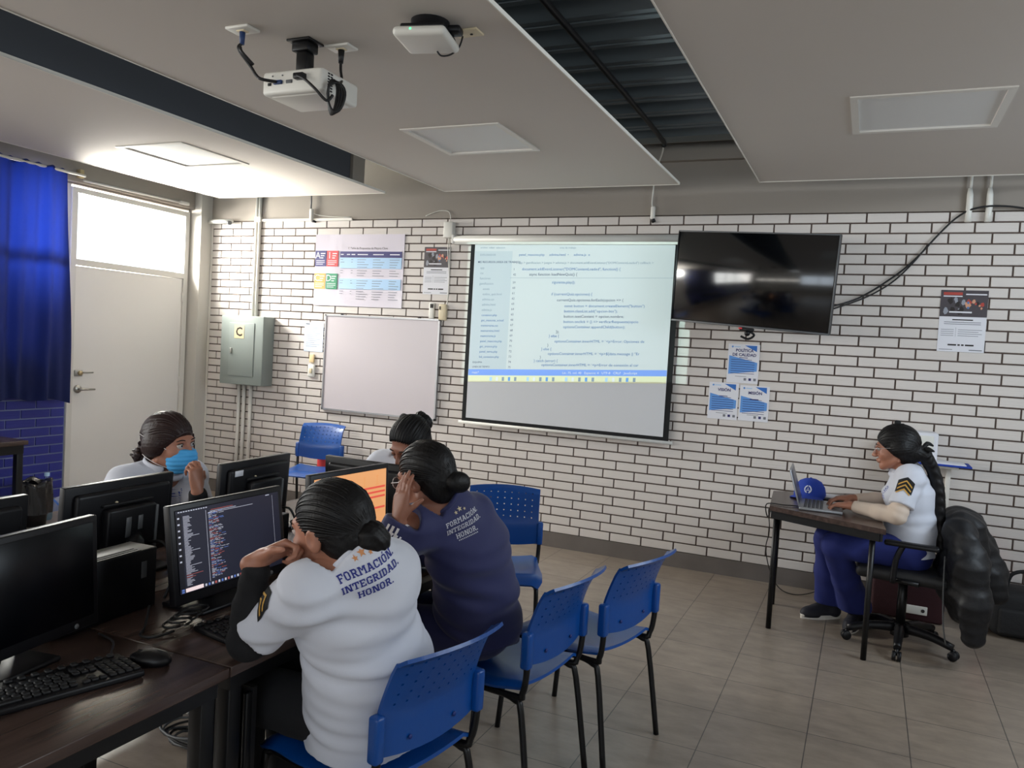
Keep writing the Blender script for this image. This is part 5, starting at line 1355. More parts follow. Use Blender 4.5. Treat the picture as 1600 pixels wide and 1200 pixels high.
mat('glasses_rim', (196, 190, 190), .3, .6); mat('shoe_black', (24, 25, 36), .7); mat('shoe_white', (214, 210, 202), .6); mat('sock_white', (210, 208, 204), .9); mat('hair_tie', (14, 14, 16), .8); mat('elastic', (216, 214, 212), .7)
def mid(a, b, t=.5): return A(a)*(1-t)+A(b)*t
def torso(S_, g, pel, wst, che, nek, Ls, Rs, wp, dp, ww, dw, wc, dc, sr=.062):
    lat = A(Rs)-A(Ls)
    S_.ecap(pel, wst, lat, wp+g, dp+g, ww+g, dw+g, .05); S_.ecap(wst, che, lat, ww+g, dw+g, wc+g, dc+g, .05)
    S_.cone(Ls, Rs, sr+g, sr+g, .05)
    m_ = mid(Ls, Rs)
    S_.ecap(mid(che, m_, .3), m_, lat, wc*.95+g, dc*.9+g, wc*.72+g, .06+g, .05)
    for q in (Ls, Rs): S_.cone(A(nek)+A(0, 0, -.012), mid(q, nek, .25), .046+g, .05+g, .05)
def arm(S_, g, sh, el, wr, r=(.052, .042, .036, .027), k=.02, to=1.0, frm=0.0):
    S_.cone(sh, el, r[0]+g, r[1]+g, k); S_.cone(el, mid(el, wr, .35), r[1]*.98+g, r[2]*1.1+g, k); S_.cone(mid(el, wr, .35), wr, r[2]*1.1+g, r[3]+g, k)
def folds(o, n, amp, freq, ax2=None):
    o = A(o); n = A(nrm(n)); a2 = A(nrm(ax2)) if ax2 is not None else None
    def fn(P):
        q = (P-o)@n; w = (P-o)@a2 if a2 is not None else 0*q
        return amp*np.sin(q*freq+2.2*np.sin(w*9)+w*4)*(.6+.4*np.sin(q*freq*.37+w*11))
    return fn
def polo_collar(nek, kk, fwd, par, m_, r=.064, h=.045, open_=.5):
    kk = nrm(kk); f = nrm(np.asarray(fwd)-kk*(np.asarray(fwd)@kk)); n_ = A(nek)
    K = SDF(); K.cone(n_-kk*.005, n_+kk*(h+.02), r+.020, r+.004, .01); K.cone(n_-kk*.06, n_+kk*.12, r-.003, r-.003, .004, 's')
    K.cut(n_+kk*h, kk); K.cut(n_-kk*.012, -kk)
    if open_: K.cutfn(lambda P: -np.maximum((P-n_)@A(f)-.03, 0)+np.abs((P-n_)@A(np.cross(f, kk)))*0-.0+np.where(((P-n_)@A(f) > .02) & (np.abs((P-n_)@A(np.cross(f, kk))) < .022), .05, -.05)+0)
    return sdf_obj('collar', K, .004, m_, par)
def collar_ring(mb, pts, r, m_): mb.tube(list(pts)+[pts[0]], r, m_, 8, 4)
# ------------------------------------------------------------------ woman in the white polo shirt (nearest)
def person_root(label, base): return thing('person', label, 'person', base)
def legs(S_, g, hL, hR, kL, kR, aL, aR, rh=.088, rk=.060, ra=.042, k=.03):
    for h, kn, an in ((hL, kL, aL), (hR, kR, aR)):
        S_.cone(h, kn, rh+g, rk+g, k); S_.cone(kn, an, rk*.98+g, ra+g, k)
def bun(S_, c, r, R, amp=.003):
    S_.ell(c, r, R, .012)
# --- A
pA = person_root('person in white polo shirt with blue slogan, hair in bun, at the code monitor', (-1.2, 1.87, 0))
hA = Head((-1.268, 1.734, 1.084), head_frame(D(177), D(5), D(4)), 1.10)
pelA, wstA, cheA, nekA = (-1.205, 1.895, .56), (-1.205, 1.855, .67), (-1.212, 1.795, .845), (-1.198, 1.735, 1.005)
LsA, RsA = (-1.252, 1.612, .935), (-1.155, 1.858, .965)
LeA, LwA = (-1.418, 1.606, .79), (-1.400, 1.604, .995)
ReA, RwA = (-1.33, 2.025, .80), (-1.52, 1.93, .79)
hipLA, hipRA = (-1.22, 1.80, .55), (-1.20, 1.985, .55); knLA, knRA = (-1.62, 1.80, .545), (-1.62, 2.02, .545); anLA, anRA = (-1.58, 1.80, .09), (-1.58, 2.03, .09)
B_ = SDF(); hA.skin(B_)
B_.cone(hA.p(0, -.022, -.05), nekA, .052, .056, .02)
torso(B_, -.008, pelA, wstA, cheA, nekA, LsA, RsA, .175, .125, .163, .12, .150, .108)
arm(B_, -.004, LsA, LeA, LwA); arm(B_, -.004, RsA, ReA, RwA)
hand(B_, mid(LwA, LeA, -.04), (.66, .60, .42), (.55, -.35, -.75), True, (70, 76, 82, 86), .4, .5, .95)
hand(B_, RwA, (-.95, -.1, -.05), (0, 0, -1), False, (25, 25, 25, 25), 1, .3)
legs(B_, -.01, hipLA, hipRA, knLA, knRA, anLA, anRA)
for a_ in (anLA, anRA): B_.cone(A(a_)+A(.03, 0, -.05), A(a_)+A(-.16, 0, -.06), .035, .03, .02)
body = sdf_obj('body', B_, .0045, 'skin', pA)
hA.eyes(pA)
H = SDF(); hA.hair(H); H.cone(hA.p(0, -.07, -.02), hA.p(0, -.105, -.02), .05, .04, .03)
H.disp(hA.strands()); hr_ = sdf_obj('hair', H, .0045, 'hair_dark', pA); hA.locks(hr_, 'hair_dark', (0, -.108, -.01), seed=1)
H = SDF(); H.ell(hA.p(.0, -.120, -.014), (.046, .038, .043), hA.R, .01); H.ell(hA.p(.008, -.128, -.026), (.040, .034, .034), hA.R, .01)
H.disp(lambda P: .0012*np.sin((P-hA.c)@hA.R[:, 2]*190+8*np.sin((P-hA.c)@hA.R[:, 0]*40))); sdf_obj('hair_bun', H, .004, 'hair_dark', hr_)
T = SDF(); torso(T, .012, pelA, wstA, cheA, nekA, LsA, RsA, .180, .132, .168, .125, .152, .110)
T.ecap(A(pelA)+A(.0, 0, -.06), pelA, A(RsA)-A(LsA), .20, .134, .195, .138, .04)
T.cone(LsA, LeA, .070, .058, .03); T.cone(RsA, mid(RsA, ReA, .9), .070, .064, .03)

T.disp(folds(wstA, (.30, -.45, .85), .0048, 85, (.4, .9, .2))); T.disp(folds(LsA, (.2, -.5, .8), .0026, 70, (.8, .1, .5)))
T.disp(lambda P: .0030*np.sin((P@A(nrm((.30, -.50, .81))))*135+2.5*np.sin((P@A(nrm((.4, .9, .2))))*10))*np.clip((.86-P[:, 2])/.12, 0, 1)*(.5+.5*np.sin(P[:, 2]*31+P[:, 1]*17)))
dLa = nrm(A(LeA)-A(LsA)); T.cut(mid(LsA, LeA, .83), dLa, rad=.10)
def hemA(P):
    lat = nrm((A(RsA)-A(LsA))*A(1, 1, 0)); q = (P-A(pelA))@A(lat); side = (P-A(pelA))@A(nrm((.97, -.25, 0)))
    notch = .05*np.exp(-((q+.12)/.012)**2)
    return (A(pelA)[2]-.085-.02*np.clip(side/.08+.3, 0, 1)+.01*np.sin(q*14))-P[:, 2]
T.cutfn(hemA)
kk = nrm(np.array((-.62, -.38, .68))); T.cone((-1.160, 1.745, 1.01), (-1.150, 1.80, .93), .074, .09, .06); T.cone(A(nekA)-kk*.03, A(nekA)+kk*.06, .068, .062, .03); T.cut(A(nekA)+kk*.028, kk, rad=.10)
shA = sdf_obj('polo_shirt', T, .006, 'polo_white', pA)
mb = MB(); uR = nrm(A(RsA)-A(LsA)); upA = nrm(A(nekA)-A(wstA)); bkA = V(np.cross(uR, upA).tolist())
uR_ = V(uR.tolist()); up_ = V(upA.tolist()); rotq = Quaternion(-bkA, D(-15))
anchor = V((-1.115, 1.715, .925))
anchor, _n = surf_hit(shA.name, 584, 903, (-1.115, 1.715, .925)); bk2 = (bkA+_n).normalized(); uR_ = (uR_-bk2*uR_.dot(bk2)).normalized(); up_ = bk2.cross(uR_); rotq = Quaternion(-bk2, D(-17))
slogan(mb, shA.name, anchor, rotq@uR_, rotq@up_, .0200, 'print_navy', 'star_gold'); mb.build('slogan', shA, True)
mb = MB(); fw = V(nrm(A(LeA)-A(LsA)).tolist()); q_, n_ = surf_hit(shA.name, 408, 940, LsA); n_ = (n_+V((-.7, -.5, 0))).normalized()
chevrons(mb, shA.name, q_, (-fw).cross(n_), -fw, .07, 2); mb.build('chevron_patch', shA, True)
polo_collar(A(nekA)-kk*.008, kk, hA.R[:, 1], shA, 'polo_white', .064, .046, 0)
def sleeve(name, sh, el, wr, m_, par, r0=.053, vox=.006, cutk=None):
    U = SDF(); U.cone(mid(sh, el, .55), el, r0, r0-.003, .02); U.cone(el, mid(el, wr, .4), r0-.003, r0-.007, .02); U.cone(mid(el, wr, .4), wr, r0-.007, .034, .02)
    U.disp(folds(el, (.2, .1, 1), .0025, 120, (1, 0, 0))); U.cut(wr, A(wr)-A(el), rad=.08); return sdf_obj(name, U, vox, m_, par)
sleeve('undershirt_sleeve', LsA, LeA, LwA, 'black_cloth', pA); sleeve('undershirt_sleeve', RsA, ReA, RwA, 'black_cloth', pA)
Q_ = SDF(); legs(Q_, .012, hipLA, hipRA, knLA, knRA, anLA, anRA, .078, .066, .06); Q_.ecap(A(pelA)+A(.01, 0, -.01), A(pelA)+A(0, 0, .04), A(RsA)-A(LsA), .160, .105, .15, .10, .03)
Q_.disp(folds(knLA, (1, 0, .3), .003, 60, (0, 1, 0))); sdf_obj('trousers', Q_, .008, 'black_cloth', pA)
mb = MB()
for a_ in (anLA, anRA): mb.rbox(A(a_)+A(-.06, 0, -.055), (.26, .09, .07), 'shoe_black', .03, 3)
mb.build('shoes', pA, True)
# --- B, navy jacket
pB = person_root('person in navy track jacket with pale slogan, hand on her cheek', (-1.2, 2.66, 0))
hB = Head((-1.342, 2.352, 1.136), head_frame(D(171), D(12), D(8)), 1.01)
pelB, wstB, cheB, nekB = (-1.245, 2.635, .56), (-1.238, 2.58, .69), (-1.232, 2.50, .87), (-1.262, 2.42, 1.03)
LsB, RsB = (-1.345, 2.275, .965), (-1.243, 2.525, .98)
LeB, LwB = (-1.45, 2.15, .79), (-1.352, 2.208, 1.005)
ReB, RwB = (-1.34, 2.70, .80), (-1.53, 2.56, .79)
hipLB, hipRB = (-1.25, 2.55, .55), (-1.24, 2.72, .55); knLB, knRB = (-1.62, 2.48, .545), (-1.62, 2.66, .545); anLB, anRB = (-1.58, 2.48, .09), (-1.58, 2.66, .09)
B_ = SDF(); hB.skin(B_); B_.cone(hB.p(0, -.022, -.05), nekB, .050, .054, .02)
torso(B_, -.012, pelB, wstB, cheB, nekB, LsB, RsB, .155, .115, .14, .11, .142, .105)
arm(B_, -.006, LsB, LeB, LwB); arm(B_, -.006, RsB, ReB, RwB)
hand(B_, A(LwB)+A(.004, .0, .010), (-.05, .16, .98), (.20, .95, -.15), True, (12, 10, 10, 12), -.1, .15, .86)
hand(B_, RwB, (-.95, -.1, -.05), (0, 0, -1), False, (25, 25, 25, 25), 1, .3)
legs(B_, -.01, hipLB, hipRB, knLB, knRB, anLB, anRB)
sdf_obj('body', B_, .0045, 'skin_deep', pB); hB.eyes(pB); hB.glasses(pB)
H = SDF(); hB.hair(H); H.cone(hB.p(0, -.07, -.02), hB.p(0, -.10, -.025), .045, .032, .03); H.disp(hB.strands()); hr_ = sdf_obj('hair', H, .0045, 'hair_dark', pB); hB.locks(hr_, 'hair_dark', (0, -.105, -.02), seed=2)
H = SDF(); H.ell(hB.p(.0, -.118, -.030), (.040, .033, .036), hB.R, .01); H.ell(hB.p(.018, -.128, -.036), (.032, .030, .034), hB.R, .01); sdf_obj('hair_bun', H, .0045, 'hair_dark', hr_)
mb = MB(); c_ = hB.p(0, -.10, -.02); mb.tube([c_+hB.R@A(.030*math.cos(q), .004, .030*math.sin(q)) for q in np.linspace(0, 2*PI, 18)], .005, 'hair_tie', 6); mb.build('hair_tie', hr_, True)
T = SDF(); torso(T, .012, pelB, wstB, cheB, nekB, LsB, RsB, .158, .120, .142, .112, .144, .108)
T.ecap(A(pelB)+A(.0, 0, -.05), pelB, A(RsB)-A(LsB), .168, .130, .168, .130, .04)
arm(T, .018, LsB, LeB, LwB, k=.03); arm(T, .018, RsB, ReB, RwB, k=.03)

T.disp(folds(wstB, (.3, -.2, .9), .0034, 60, (.4, .9, .2))); T.disp(folds(LeB, (.4, -.2, .9), .0032, 90, (.8, .1, .5)))
T.cutfn(lambda P: (pelB[2]-.06+.012*np.sin(P[:, 1]*20))-P[:, 2])
kk = nrm(hB.p(0, -.022, -.05)-A(nekB)); T.cone(nekB, A(nekB)+kk*.07, .068, .062, .02); T.cut(A(nekB)+kk*.055, kk, rad=.095)
dl = nrm(A(LwB)-A(mid(LeB, LwB, .35))); T.cut(A(LwB)+dl*.004, dl, rad=.07)
jB = sdf_obj('track_jacket', T, .006, 'navy_cloth', pB)
mb = MB(); uR = nrm(A(RsB)-A(LsB)); upB = nrm(A(nekB)-A(wstB)); bk = V(np.cross(uR, upB).tolist()); uR_ = V(uR.tolist()); up_ = V(upB.tolist()); rotq = Quaternion(-bk, D(-16))
anchor, _n = surf_hit(jB.name, 727, 820, (-1.13, 2.45, .92)); bk2 = (bk+_n).normalized(); uR_ = (uR_-bk2*uR_.dot(bk2)).normalized(); up_ = bk2.cross(uR_); rotq = Quaternion(-bk2, D(-18))
slogan(mb, jB.name, anchor, rotq@uR_, rotq@up_, .0172, 'print_silver', 'star_pale', True); mb.build('slogan', jB, True)
mb = MB(); bv = BV[jB.name]
def stripe(pts, off, w=.0045):
    L_ = []; R_2 = []
    P_ = catmull([V(p) for p in pts], 10)
    for i, p in enumerate(P_):
        t = (P_[min(i+1, len(P_)-1)]-P_[max(i-1, 0)]).normalized(); q, n_, _, _ = bv.find_nearest(p)
        sd = t.cross(V((.42, -.9, .1))).normalized(); 
        for s_, lst in ((-1, L_), (1, R_2)):
            q2, n2, _, _ = bv.find_nearest(q+sd*(off+s_*w)); lst.append(q2+n2*.0018)
    m_ = len(L_); mb.add(L_+R_2, [(i, i+1, m_+i+1, m_+i) for i in range(m_-1)], 'stripe_white')
o1 = A(.035, -.062, .03)
arm_pts = [(A(LsB)+A(.02, -.05, .062)).tolist(), (mid(LsB, LeB, .45)+A(.02, -.08, .02)).tolist(), (mid(LsB, LeB, .8)+A(.02, -.08, .0)).tolist()]
fore_pts = [(mid(LeB, LwB, .2)+A(.035, -.06, 0)).tolist(), (mid(LeB, LwB, .6)+A(.03, -.06, 0)).tolist(), (mid(LeB, LwB, .99)+A(.02, -.06, 0)).tolist()]
for off in (-.017, 0, .017): stripe(arm_pts, off); stripe(fore_pts, off)
mb.build('sleeve_stripes', jB, True)
mb = MB(); ring = []; xa = V(nrm(np.cross(kk, bk)).tolist()); ya = V(kk.tolist()).cross(xa)
for q in np.linspace(0, 2*PI, 17)[:-1]: ring.append(V((A(nekB)+kk*.052).tolist())+xa*(.066*math.cos(q))+ya*(.066*math.sin(q)))
collar_ring(mb, ring, .009, 'navy_cloth'); mb.build('collar', jB, True)
Q_ = SDF(); legs(Q_, .012, hipLB, hipRB, knLB, knRB, anLB, anRB, .08, .062, .06); Q_.ecap(A(pelB)+A(.0, 0, -.015), A(pelB)+A(0, 0, .02), A(RsB)-A(LsB), .15, .115, .14, .11, .03); sdf_obj('trousers', Q_, .008, 'navy_cloth', pB)
mb = MB()
for a_ in (anLB, anRB): mb.rbox(A(a_)+A(-.06, 0, -.055), (.26, .09, .07), 'shoe_black', .03, 3)
mb.build('shoes', pB, True)
# --- M, masked woman
pM = person_root('person in white shirt with blue face mask and brown hair by the door', (-2.93, 2.55, 0))
hM = Head((-2.70, 2.525, 1.098), head_frame(D(4), D(-1), D(-3)))
pelM, wstM, cheM, nekM = (-2.96, 2.57, .56), (-2.92, 2.56, .67), (-2.835, 2.545, .84), (-2.745, 2.53, .97)
LsM, RsM = (-2.735, 2.68, .925), (-2.80, 2.385, .92); LeM, LwM = (-2.52, 2.50, .80), (-2.545, 2.475, .955); ReM, RwM = (-2.66, 2.25, .79), (-2.46, 2.33, .78)
LeM = (-2.48, 2.51, .785); LwM = (-2.458, 2.448, .928)
B_ = SDF(); hM.skin(B_); B_.cone(hM.p(0, -.022, -.05), nekM, .050, .054, .02); torso(B_, -.008, pelM, wstM, cheM, nekM, LsM, RsM, .17, .12, .155, .115, .158, .108)
arm(B_, -.006, LsM, LeM, LwM); arm(B_, -.006, RsM, ReM, RwM)
hand(B_, A(LwM)+A(0, 0, .012), (-.22, .06, .97), (-.85, .15, -.2), True, (40, 52, 62, 70), .8, .5, .86)
hand(B_, RwM, (.95, .1, -.05), (0, 0, -1), False, (25, 25, 25, 25), 1, .3)
legs(B_, -.01, (-2.94, 2.66, .55), (-2.94, 2.47, .55), (-2.55, 2.66, .545), (-2.55, 2.46, .545), (-2.58, 2.66, .09), (-2.58, 2.46, .09))
sdf_obj('body', B_, .0045, 'skin', pM); hM.eyes(pM)
H = SDF(); hM.hair(H, .004, True); H.cone(hM.p(0, -.07, -.04), hM.p(0, -.105, -.045), .05, .04, .03); H.disp(hM.strands()); hr_ = sdf_obj('hair', H, .0045, 'hair_brown', pM); hM.locks(hr_, 'hair_brown', (0, -.105, -.04), 38, .050, .085, 3, .0042, .004)
mb = MB(); rr = random.Random(8)
for k in range(60):
    a = rr.uniform(0, 2*PI); r0 = rr.uniform(.008, .050); c0 = hM.p(r0*math.cos(a), -.112-rr.uniform(0, .015), -.042+r0*math.sin(a))
    pts = [c0]; 
    for j in range(1, 6): pts.append(c0+hM.R@A(.02*math.cos(a+j*1.3)*rr.uniform(.5, 1), -.012*j*rr.uniform(.3, .9), -.014*j+.018*math.sin(a+j*1.5)))
    mb.tube(pts, [.012, .011, .008, .003], 'hair_brown', 6, 3)
mb.build('curly_hair', hr_, True); mb = MB()
for y in (.058, .052): mb.tube([hM.p(-.066, y, .03), hM.p(-.076, y-.004, -.02), hM.p(-.074, y-.004, -.062)], [.004, .003, .001], 'hair_brown', 6, 4)
mb.build('hair_strand', hr_, True)
K = SDF(); p = hM.p
K.ell(p(0, .052, -.066), (.068, .070, .066), hM.R, .01); K.ell(p(0, .105, -.035), (.022, .022, .03), hM.R, .03); K.cut(p(0, .034, 0), hM.R@A(0, -1, 0), .004); K.cut(p(0, .1, -.022), hM.R@A(0, .15, 1), .006); K.cut(p(0, .06, -.122), hM.R@A(0, .2, -1), .006)
K.disp(lambda P: .0014*np.sin((P-hM.c)@hM.R[:, 2]*330)); mk = sdf_obj('face_mask', K, .0035, 'mask_blue', pM)
mb = MB()
for x in (-1, 1):
    mb.tube([p(x*.052, .052, -.03), p(x*.074, .02, .0), p(x*.086, -.03, .025), p(x*.070, -.088, .042), p(0, -.122, .045)], .0014, 'elastic', 6, 5)
    mb.tube([p(x*.050, .046, -.095), p(x*.072, .0, -.075), p(x*.072, -.05, -.055), p(x*.04, -.102, -.05)], .0014, 'elastic', 6, 5)
mb.build('elastic_strap', mk, True)
T = SDF(); torso(T, .014, pelM, wstM, cheM, nekM, LsM, RsM, .172, .128, .158, .122, .162, .114); T.cone(LsM, mid(LsM, LeM, .75), .066, .064, .03); T.cone(RsM, mid(RsM, ReM, .75), .066, .066, .03)
T.cone(nekM, A(nekM)+(hM.p(0, -.022, -.06)-A(nekM))*.5, .070, .066, .02); T.disp(folds(wstM, (.3, -.2, .9), .003, 70, (.4, .9, .2)))
kk = nrm(hM.p(0, -.022, -.05)-A(nekM)); T.cut(A(nekM)+kk*.035, kk, rad=.10); T.cut(mid(LsM, LeM, .68), A(LeM)-A(LsM), rad=.09); T.cut((0, 0, .52), (0, 0, -1))
T.ell(A(nekM)+A(.075, .0, -.012), (.05, .045, .07), None, .01, 's')
sM = sdf_obj('polo_shirt', T, .006, 'polo_white', pM)
polo_collar(A(nekM)+kk*.0, kk, A(.31, -.14, 0), sM, 'polo_fold', .072, .050, 1)
sleeve('undershirt_sleeve', LsM, LeM, LwM, 'black_cloth', pM, .050); sleeve('undershirt_sleeve', RsM, ReM, RwM, 'black_cloth', pM, .050)
U = SDF(); U.cone(A(nekM)+kk*-.03, A(nekM)+kk*.05, .060, .055, .015); U.cut(A(nekM)+kk*.05, kk, rad=.09); sdf_obj('undershirt_collar', U, .005, 'black_cloth', pM)
mb = MB(); q_, n_ = surf_hit(sM.name, 281, 772, (-2.655, 2.575, .835)); crest(mb, sM.name, q_, V((0, 0, 1)).cross(n_), (0, 0, 1), .055); mb.build('crest', sM, True)
Q_ = SDF(); legs(Q_, .012, (-2.94, 2.66, .55), (-2.94, 2.47, .55), (-2.55, 2.66, .545), (-2.55, 2.46, .545), (-2.58, 2.66, .09), (-2.58, 2.46, .09), .094, .066, .06); Q_.ecap(A(pelM)+A(.0, 0, -.015), pelM, (0, 1, 0), .172, .128, .17, .125, .03); sdf_obj('trousers', Q_, .009, 'trouser_blue', pM)
# --- S, woman looking down
pS = person_root('person with dark parted hair looking down behind the monitors', (-2.2, 3.8, 0))
hS = Head((-2.022, 3.372, 1.092), head_frame(D(-102), D(31), D(3)))
pelS, wstS, cheS, nekS = (-2.26, 3.80, .56), (-2.24, 3.76, .68), (-2.18, 3.62, .84), (-2.08, 3.48, .975); LsS, RsS = (-2.02, 3.55, .91), (-2.26, 3.50, .94); LeS, LwS = (-1.92, 3.36, .80), (-1.95, 3.20, .785); ReS, RwS = (-2.34, 3.34, .80), (-2.18, 3.18, .785)
B_ = SDF(); hS.skin(B_); B_.cone(hS.p(0, -.022, -.05), nekS, .050, .054, .02); torso(B_, -.008, pelS, wstS, cheS, nekS, LsS, RsS, .17, .12, .155, .115, .158, .108); arm(B_, -.006, LsS, LeS, LwS); arm(B_, -.006, RsS, ReS, RwS)
hand(B_, LwS, (-.2, -.95, -.05), (0, 0, -1), True, (25, 25, 25, 25)); hand(B_, RwS, (.2, -.95, -.05), (0, 0, -1), False, (25, 25, 25, 25))
legs(B_, -.01, (-2.15, 3.78, .55), (-2.33, 3.78, .55), (-2.12, 3.40, .545), (-2.32, 3.40, .545), (-2.12, 3.45, .09), (-2.32, 3.45, .09))
sdf_obj('body', B_, .0045, 'skin_deep', pS); hS.eyes(pS, True)
H = SDF(); hS.hair(H, .003); H.ell(hS.p(.0, .04, .135), (.004, .10, .026), hS.R, .006, 's'); H.disp(hS.strands(.001)); hr_ = sdf_obj('hair', H, .0045, 'hair_dark', pS); hS.locks(hr_, 'hair_dark', (0, -.108, .03), 30, .062, .085, 4, .0036, .003)
H = SDF(); H.ell(hS.p(.0, -.118, .035), (.05, .036, .046), hS.R, .01); H.ell(hS.p(.02, -.128, .05), (.03, .03, .034), hS.R, .01); H.disp(hS.strands(.002)); sdf_obj('hair_bun', H, .005, 'hair_dark', hr_)
mb = MB(); mb.tube([hS.p(.05, -.085, .075), hS.p(.085, -.085, .075), hS.p(.10, -.08, .05), hS.p(.085, -.08, .03)], [.010, .015, .013, .008], 'hair_tie', 8, 4); mb.build('hair_clip', hr_, True)
T = SDF(); torso(T, .014, pelS, wstS, cheS, nekS, LsS, RsS, .172, .128, .158, .122, .162, .114); T.cone(LsS, mid(LsS, LeS, .7), .066, .066, .03); T.cone(RsS, mid(RsS, ReS, .7), .066, .066, .03); T.cut(A(nekS)+A(0, -.02, .03), (0, -.4, 1), rad=.1); T.cut((0, 0, .52), (0, 0, -1)); sdf_obj('polo_shirt', T, .007, 'polo_white', pS)
sleeve('undershirt_sleeve', LsS, LeS, LwS, 'black_cloth', pS, .05, .008); sleeve('undershirt_sleeve', RsS, ReS, RwS, 'black_cloth', pS, .05, .008)
Q_ = SDF(); legs(Q_, .012, (-2.15, 3.78, .55), (-2.33, 3.78, .55), (-2.12, 3.40, .545), (-2.32, 3.40, .545), (-2.12, 3.45, .09), (-2.32, 3.45, .09), .094, .066, .06); Q_.ecap(A(pelS)+A(.0, 0, -.015), pelS, (1, 0, 0), .172, .128, .17, .125, .03); sdf_obj('trousers', Q_, .010, 'trouser_blue', pS)
# --- R, woman at the laptop
pR = person_root('person with a long dark braid typing at the laptop by the bricks', (.25, 5.09, 0))
hR = Head((.172, 5.02, 1.146), head_frame(D(178), D(7), D(0)))
pelR, wstR, cheR, nekR = (.275, 5.09, .58), (.285, 5.085, .69), (.27, 5.07, .87), (.222, 5.05, 1.015)
LsR, RsR = (.255, 4.915, .985), (.255, 5.21, .985); LeR, LwR = (.20, 4.83, .79), (-.02, 4.955, .79); ReR, RwR = (.17, 5.30, .80), (-.02, 5.17, .80)
hipLR, hipRR = (.27, 4.99, .572), (.27, 5.18, .572); knLR, knRR = (-.10, 4.965, .55), (-.15, 5.17, .55); anLR, anRR = (.03, 5.31, .10), (-.12, 5.39, .10)
B_ = SDF(); hR.skin(B_); B_.cone(hR.p(0, -.022, -.05), nekR, .048, .052, .02); torso(B_, -.008, pelR, wstR, cheR, nekR, LsR, RsR, .165, .12, .148, .112, .148, .105, .056)
arm(B_, -.006, LsR, LeR, LwR); arm(B_, -.006, RsR, ReR, RwR)
hand(B_, A(LwR)+A(-.01, .004, .003), (-.93, .32, -.08), (.0, .0, -1), True, (30, 32, 34, 36), 1.2, .3); hand(B_, A(RwR)+A(-.01, 0, .003), (-.96, -.18, -.06), (0, 0, -1), False, (30, 32, 34, 36), 1.2, .3)
legs(B_, -.01, hipLR, hipRR, knLR, knRR, anLR, anRR)
sdf_obj('body', B_, .0045, 'skin', pR); hR.eyes(pR); hR.glasses(pR)
H = SDF(); hR.hair(H, .004, True); H.ell(hR.p(0, -.045, -.045), (.068, .055, .066), hR.R, .03); H.cone(hR.p(0, -.07, -.03), hR.p(0, -.135, -.045), .045, .038, .03); H.disp(hR.strands(.001)); hr_ = sdf_obj('hair', H, .0045, 'hair_dark', pR); hR.locks(hr_, 'hair_dark', (0, -.125, -.045), 34, .052, .09, 5, .0038, .004)
H = SDF(); br = [V(hR.p(0, -.135, -.045)), V((.375, 5.045, 1.02)), V((.405, 5.04, .92)), V((.42, 5.035, .80)), V((.43, 5.03, .68)), V((.44, 5.03, .60))]
pts = catmull(br, 7); n_ = len(pts)
for i in range(n_-1):
    r = .029-.015*i/n_; H.cone(pts[i], pts[i+1], r, r, .02)
H.disp(lambda P: .0016*np.sin(P[:, 2]*120+5*np.sin(P[:, 1]*90))); sdf_obj('braid', H, .0045, 'hair_dark', hr_)
MB().rbox(hR.p(.0, -.015, .128), (.034, .03, .03), 'hair_tie', .008, 2).build('hair_clip', hr_, True)
mb = MB()
for s_ in (-1, 1): mb.tube([hR.p(.01, -.12, -.02), hR.p(.03*s_+.01, -.15, -.0+.012*s_), hR.p(.045*s_, -.178, -.012+.01*s_)], [.010, .014, .004], 'hair_tie', 8, 4)
mb.build('hair_bow', hr_, True)
T = SDF(); torso(T, .013, pelR, wstR, cheR, nekR, LsR, RsR, .168, .125, .150, .118, .150, .108, .056); T.ecap(A(pelR)+A(0, 0, -.04), pelR, (0, 1, 0), .178, .135, .175, .13, .03)
T.ell(A(cheR)+A(-.085, -.06, .0), (.06, .065, .065), None, .04); T.ell(A(cheR)+A(-.085, .06, .0), (.06, .065, .065), None, .04)
T.cone(LsR, mid(LsR, LeR, .8), .064, .066, .03); T.cone(RsR, mid(RsR, ReR, .8), .064, .066, .03)
T.cone(nekR, A(nekR)+(hR.p(0, -.022, -.06)-A(nekR))*.4, .064, .058, .02); T.disp(folds(wstR, (-.35, -.1, .9), .0036, 85, (.7, .5, .2)))
T.cut(mid(LsR, LeR, .74), A(LeR)-A(LsR), rad=.09); kk = nrm(hR.p(0, -.022, -.05)-A(nekR)); T.cut(A(nekR)+kk*.03, kk, rad=.09); T.cutfn(lambda P: (.535+.012*np.sin(P[:, 1]*18))-P[:, 2])
T.ell(A(nekR)+A(-.065, 0, -.02), (.04, .03, .06), None, .01, 's')
sR = sdf_obj('polo_shirt', T, .006, 'polo_white', pR)
polo_collar(A(nekR), kk, A(-1, 0, 0), sR, 'polo_fold', .064, .040, 1)
mb = MB(); fw = V((A(LsR)-A(LeR)).tolist()).normalized(); q_, n_ = surf_hit(sR.name, 1414, 760, (.25, 4.85, .92)); chevrons(mb, sR.name, q_, fw.cross(n_), fw, .085, 3); mb.build('chevron_patch', sR, True)
mb = MB(); q_, n_ = surf_hit(sR.name, 1383, 765, (.13, 4.97, .88)); crest(mb, sR.name, q_, V((0, 0, 1)).cross(n_), (0, 0, 1), .05); mb.build('crest', sR, True)
sleeve('undershirt_sleeve', LsR, LeR, LwR, 'beige_cloth', pR, .050); sleeve('undershirt_sleeve', RsR, ReR, RwR, 'beige_cloth', pR, .050)
Q_ = SDF(); Q_.ecap(A(pelR)+A(.0, 0, -.035), A(pelR)+A(0, 0, .0), (0, 1, 0), .175, .135, .17, .13, .03)
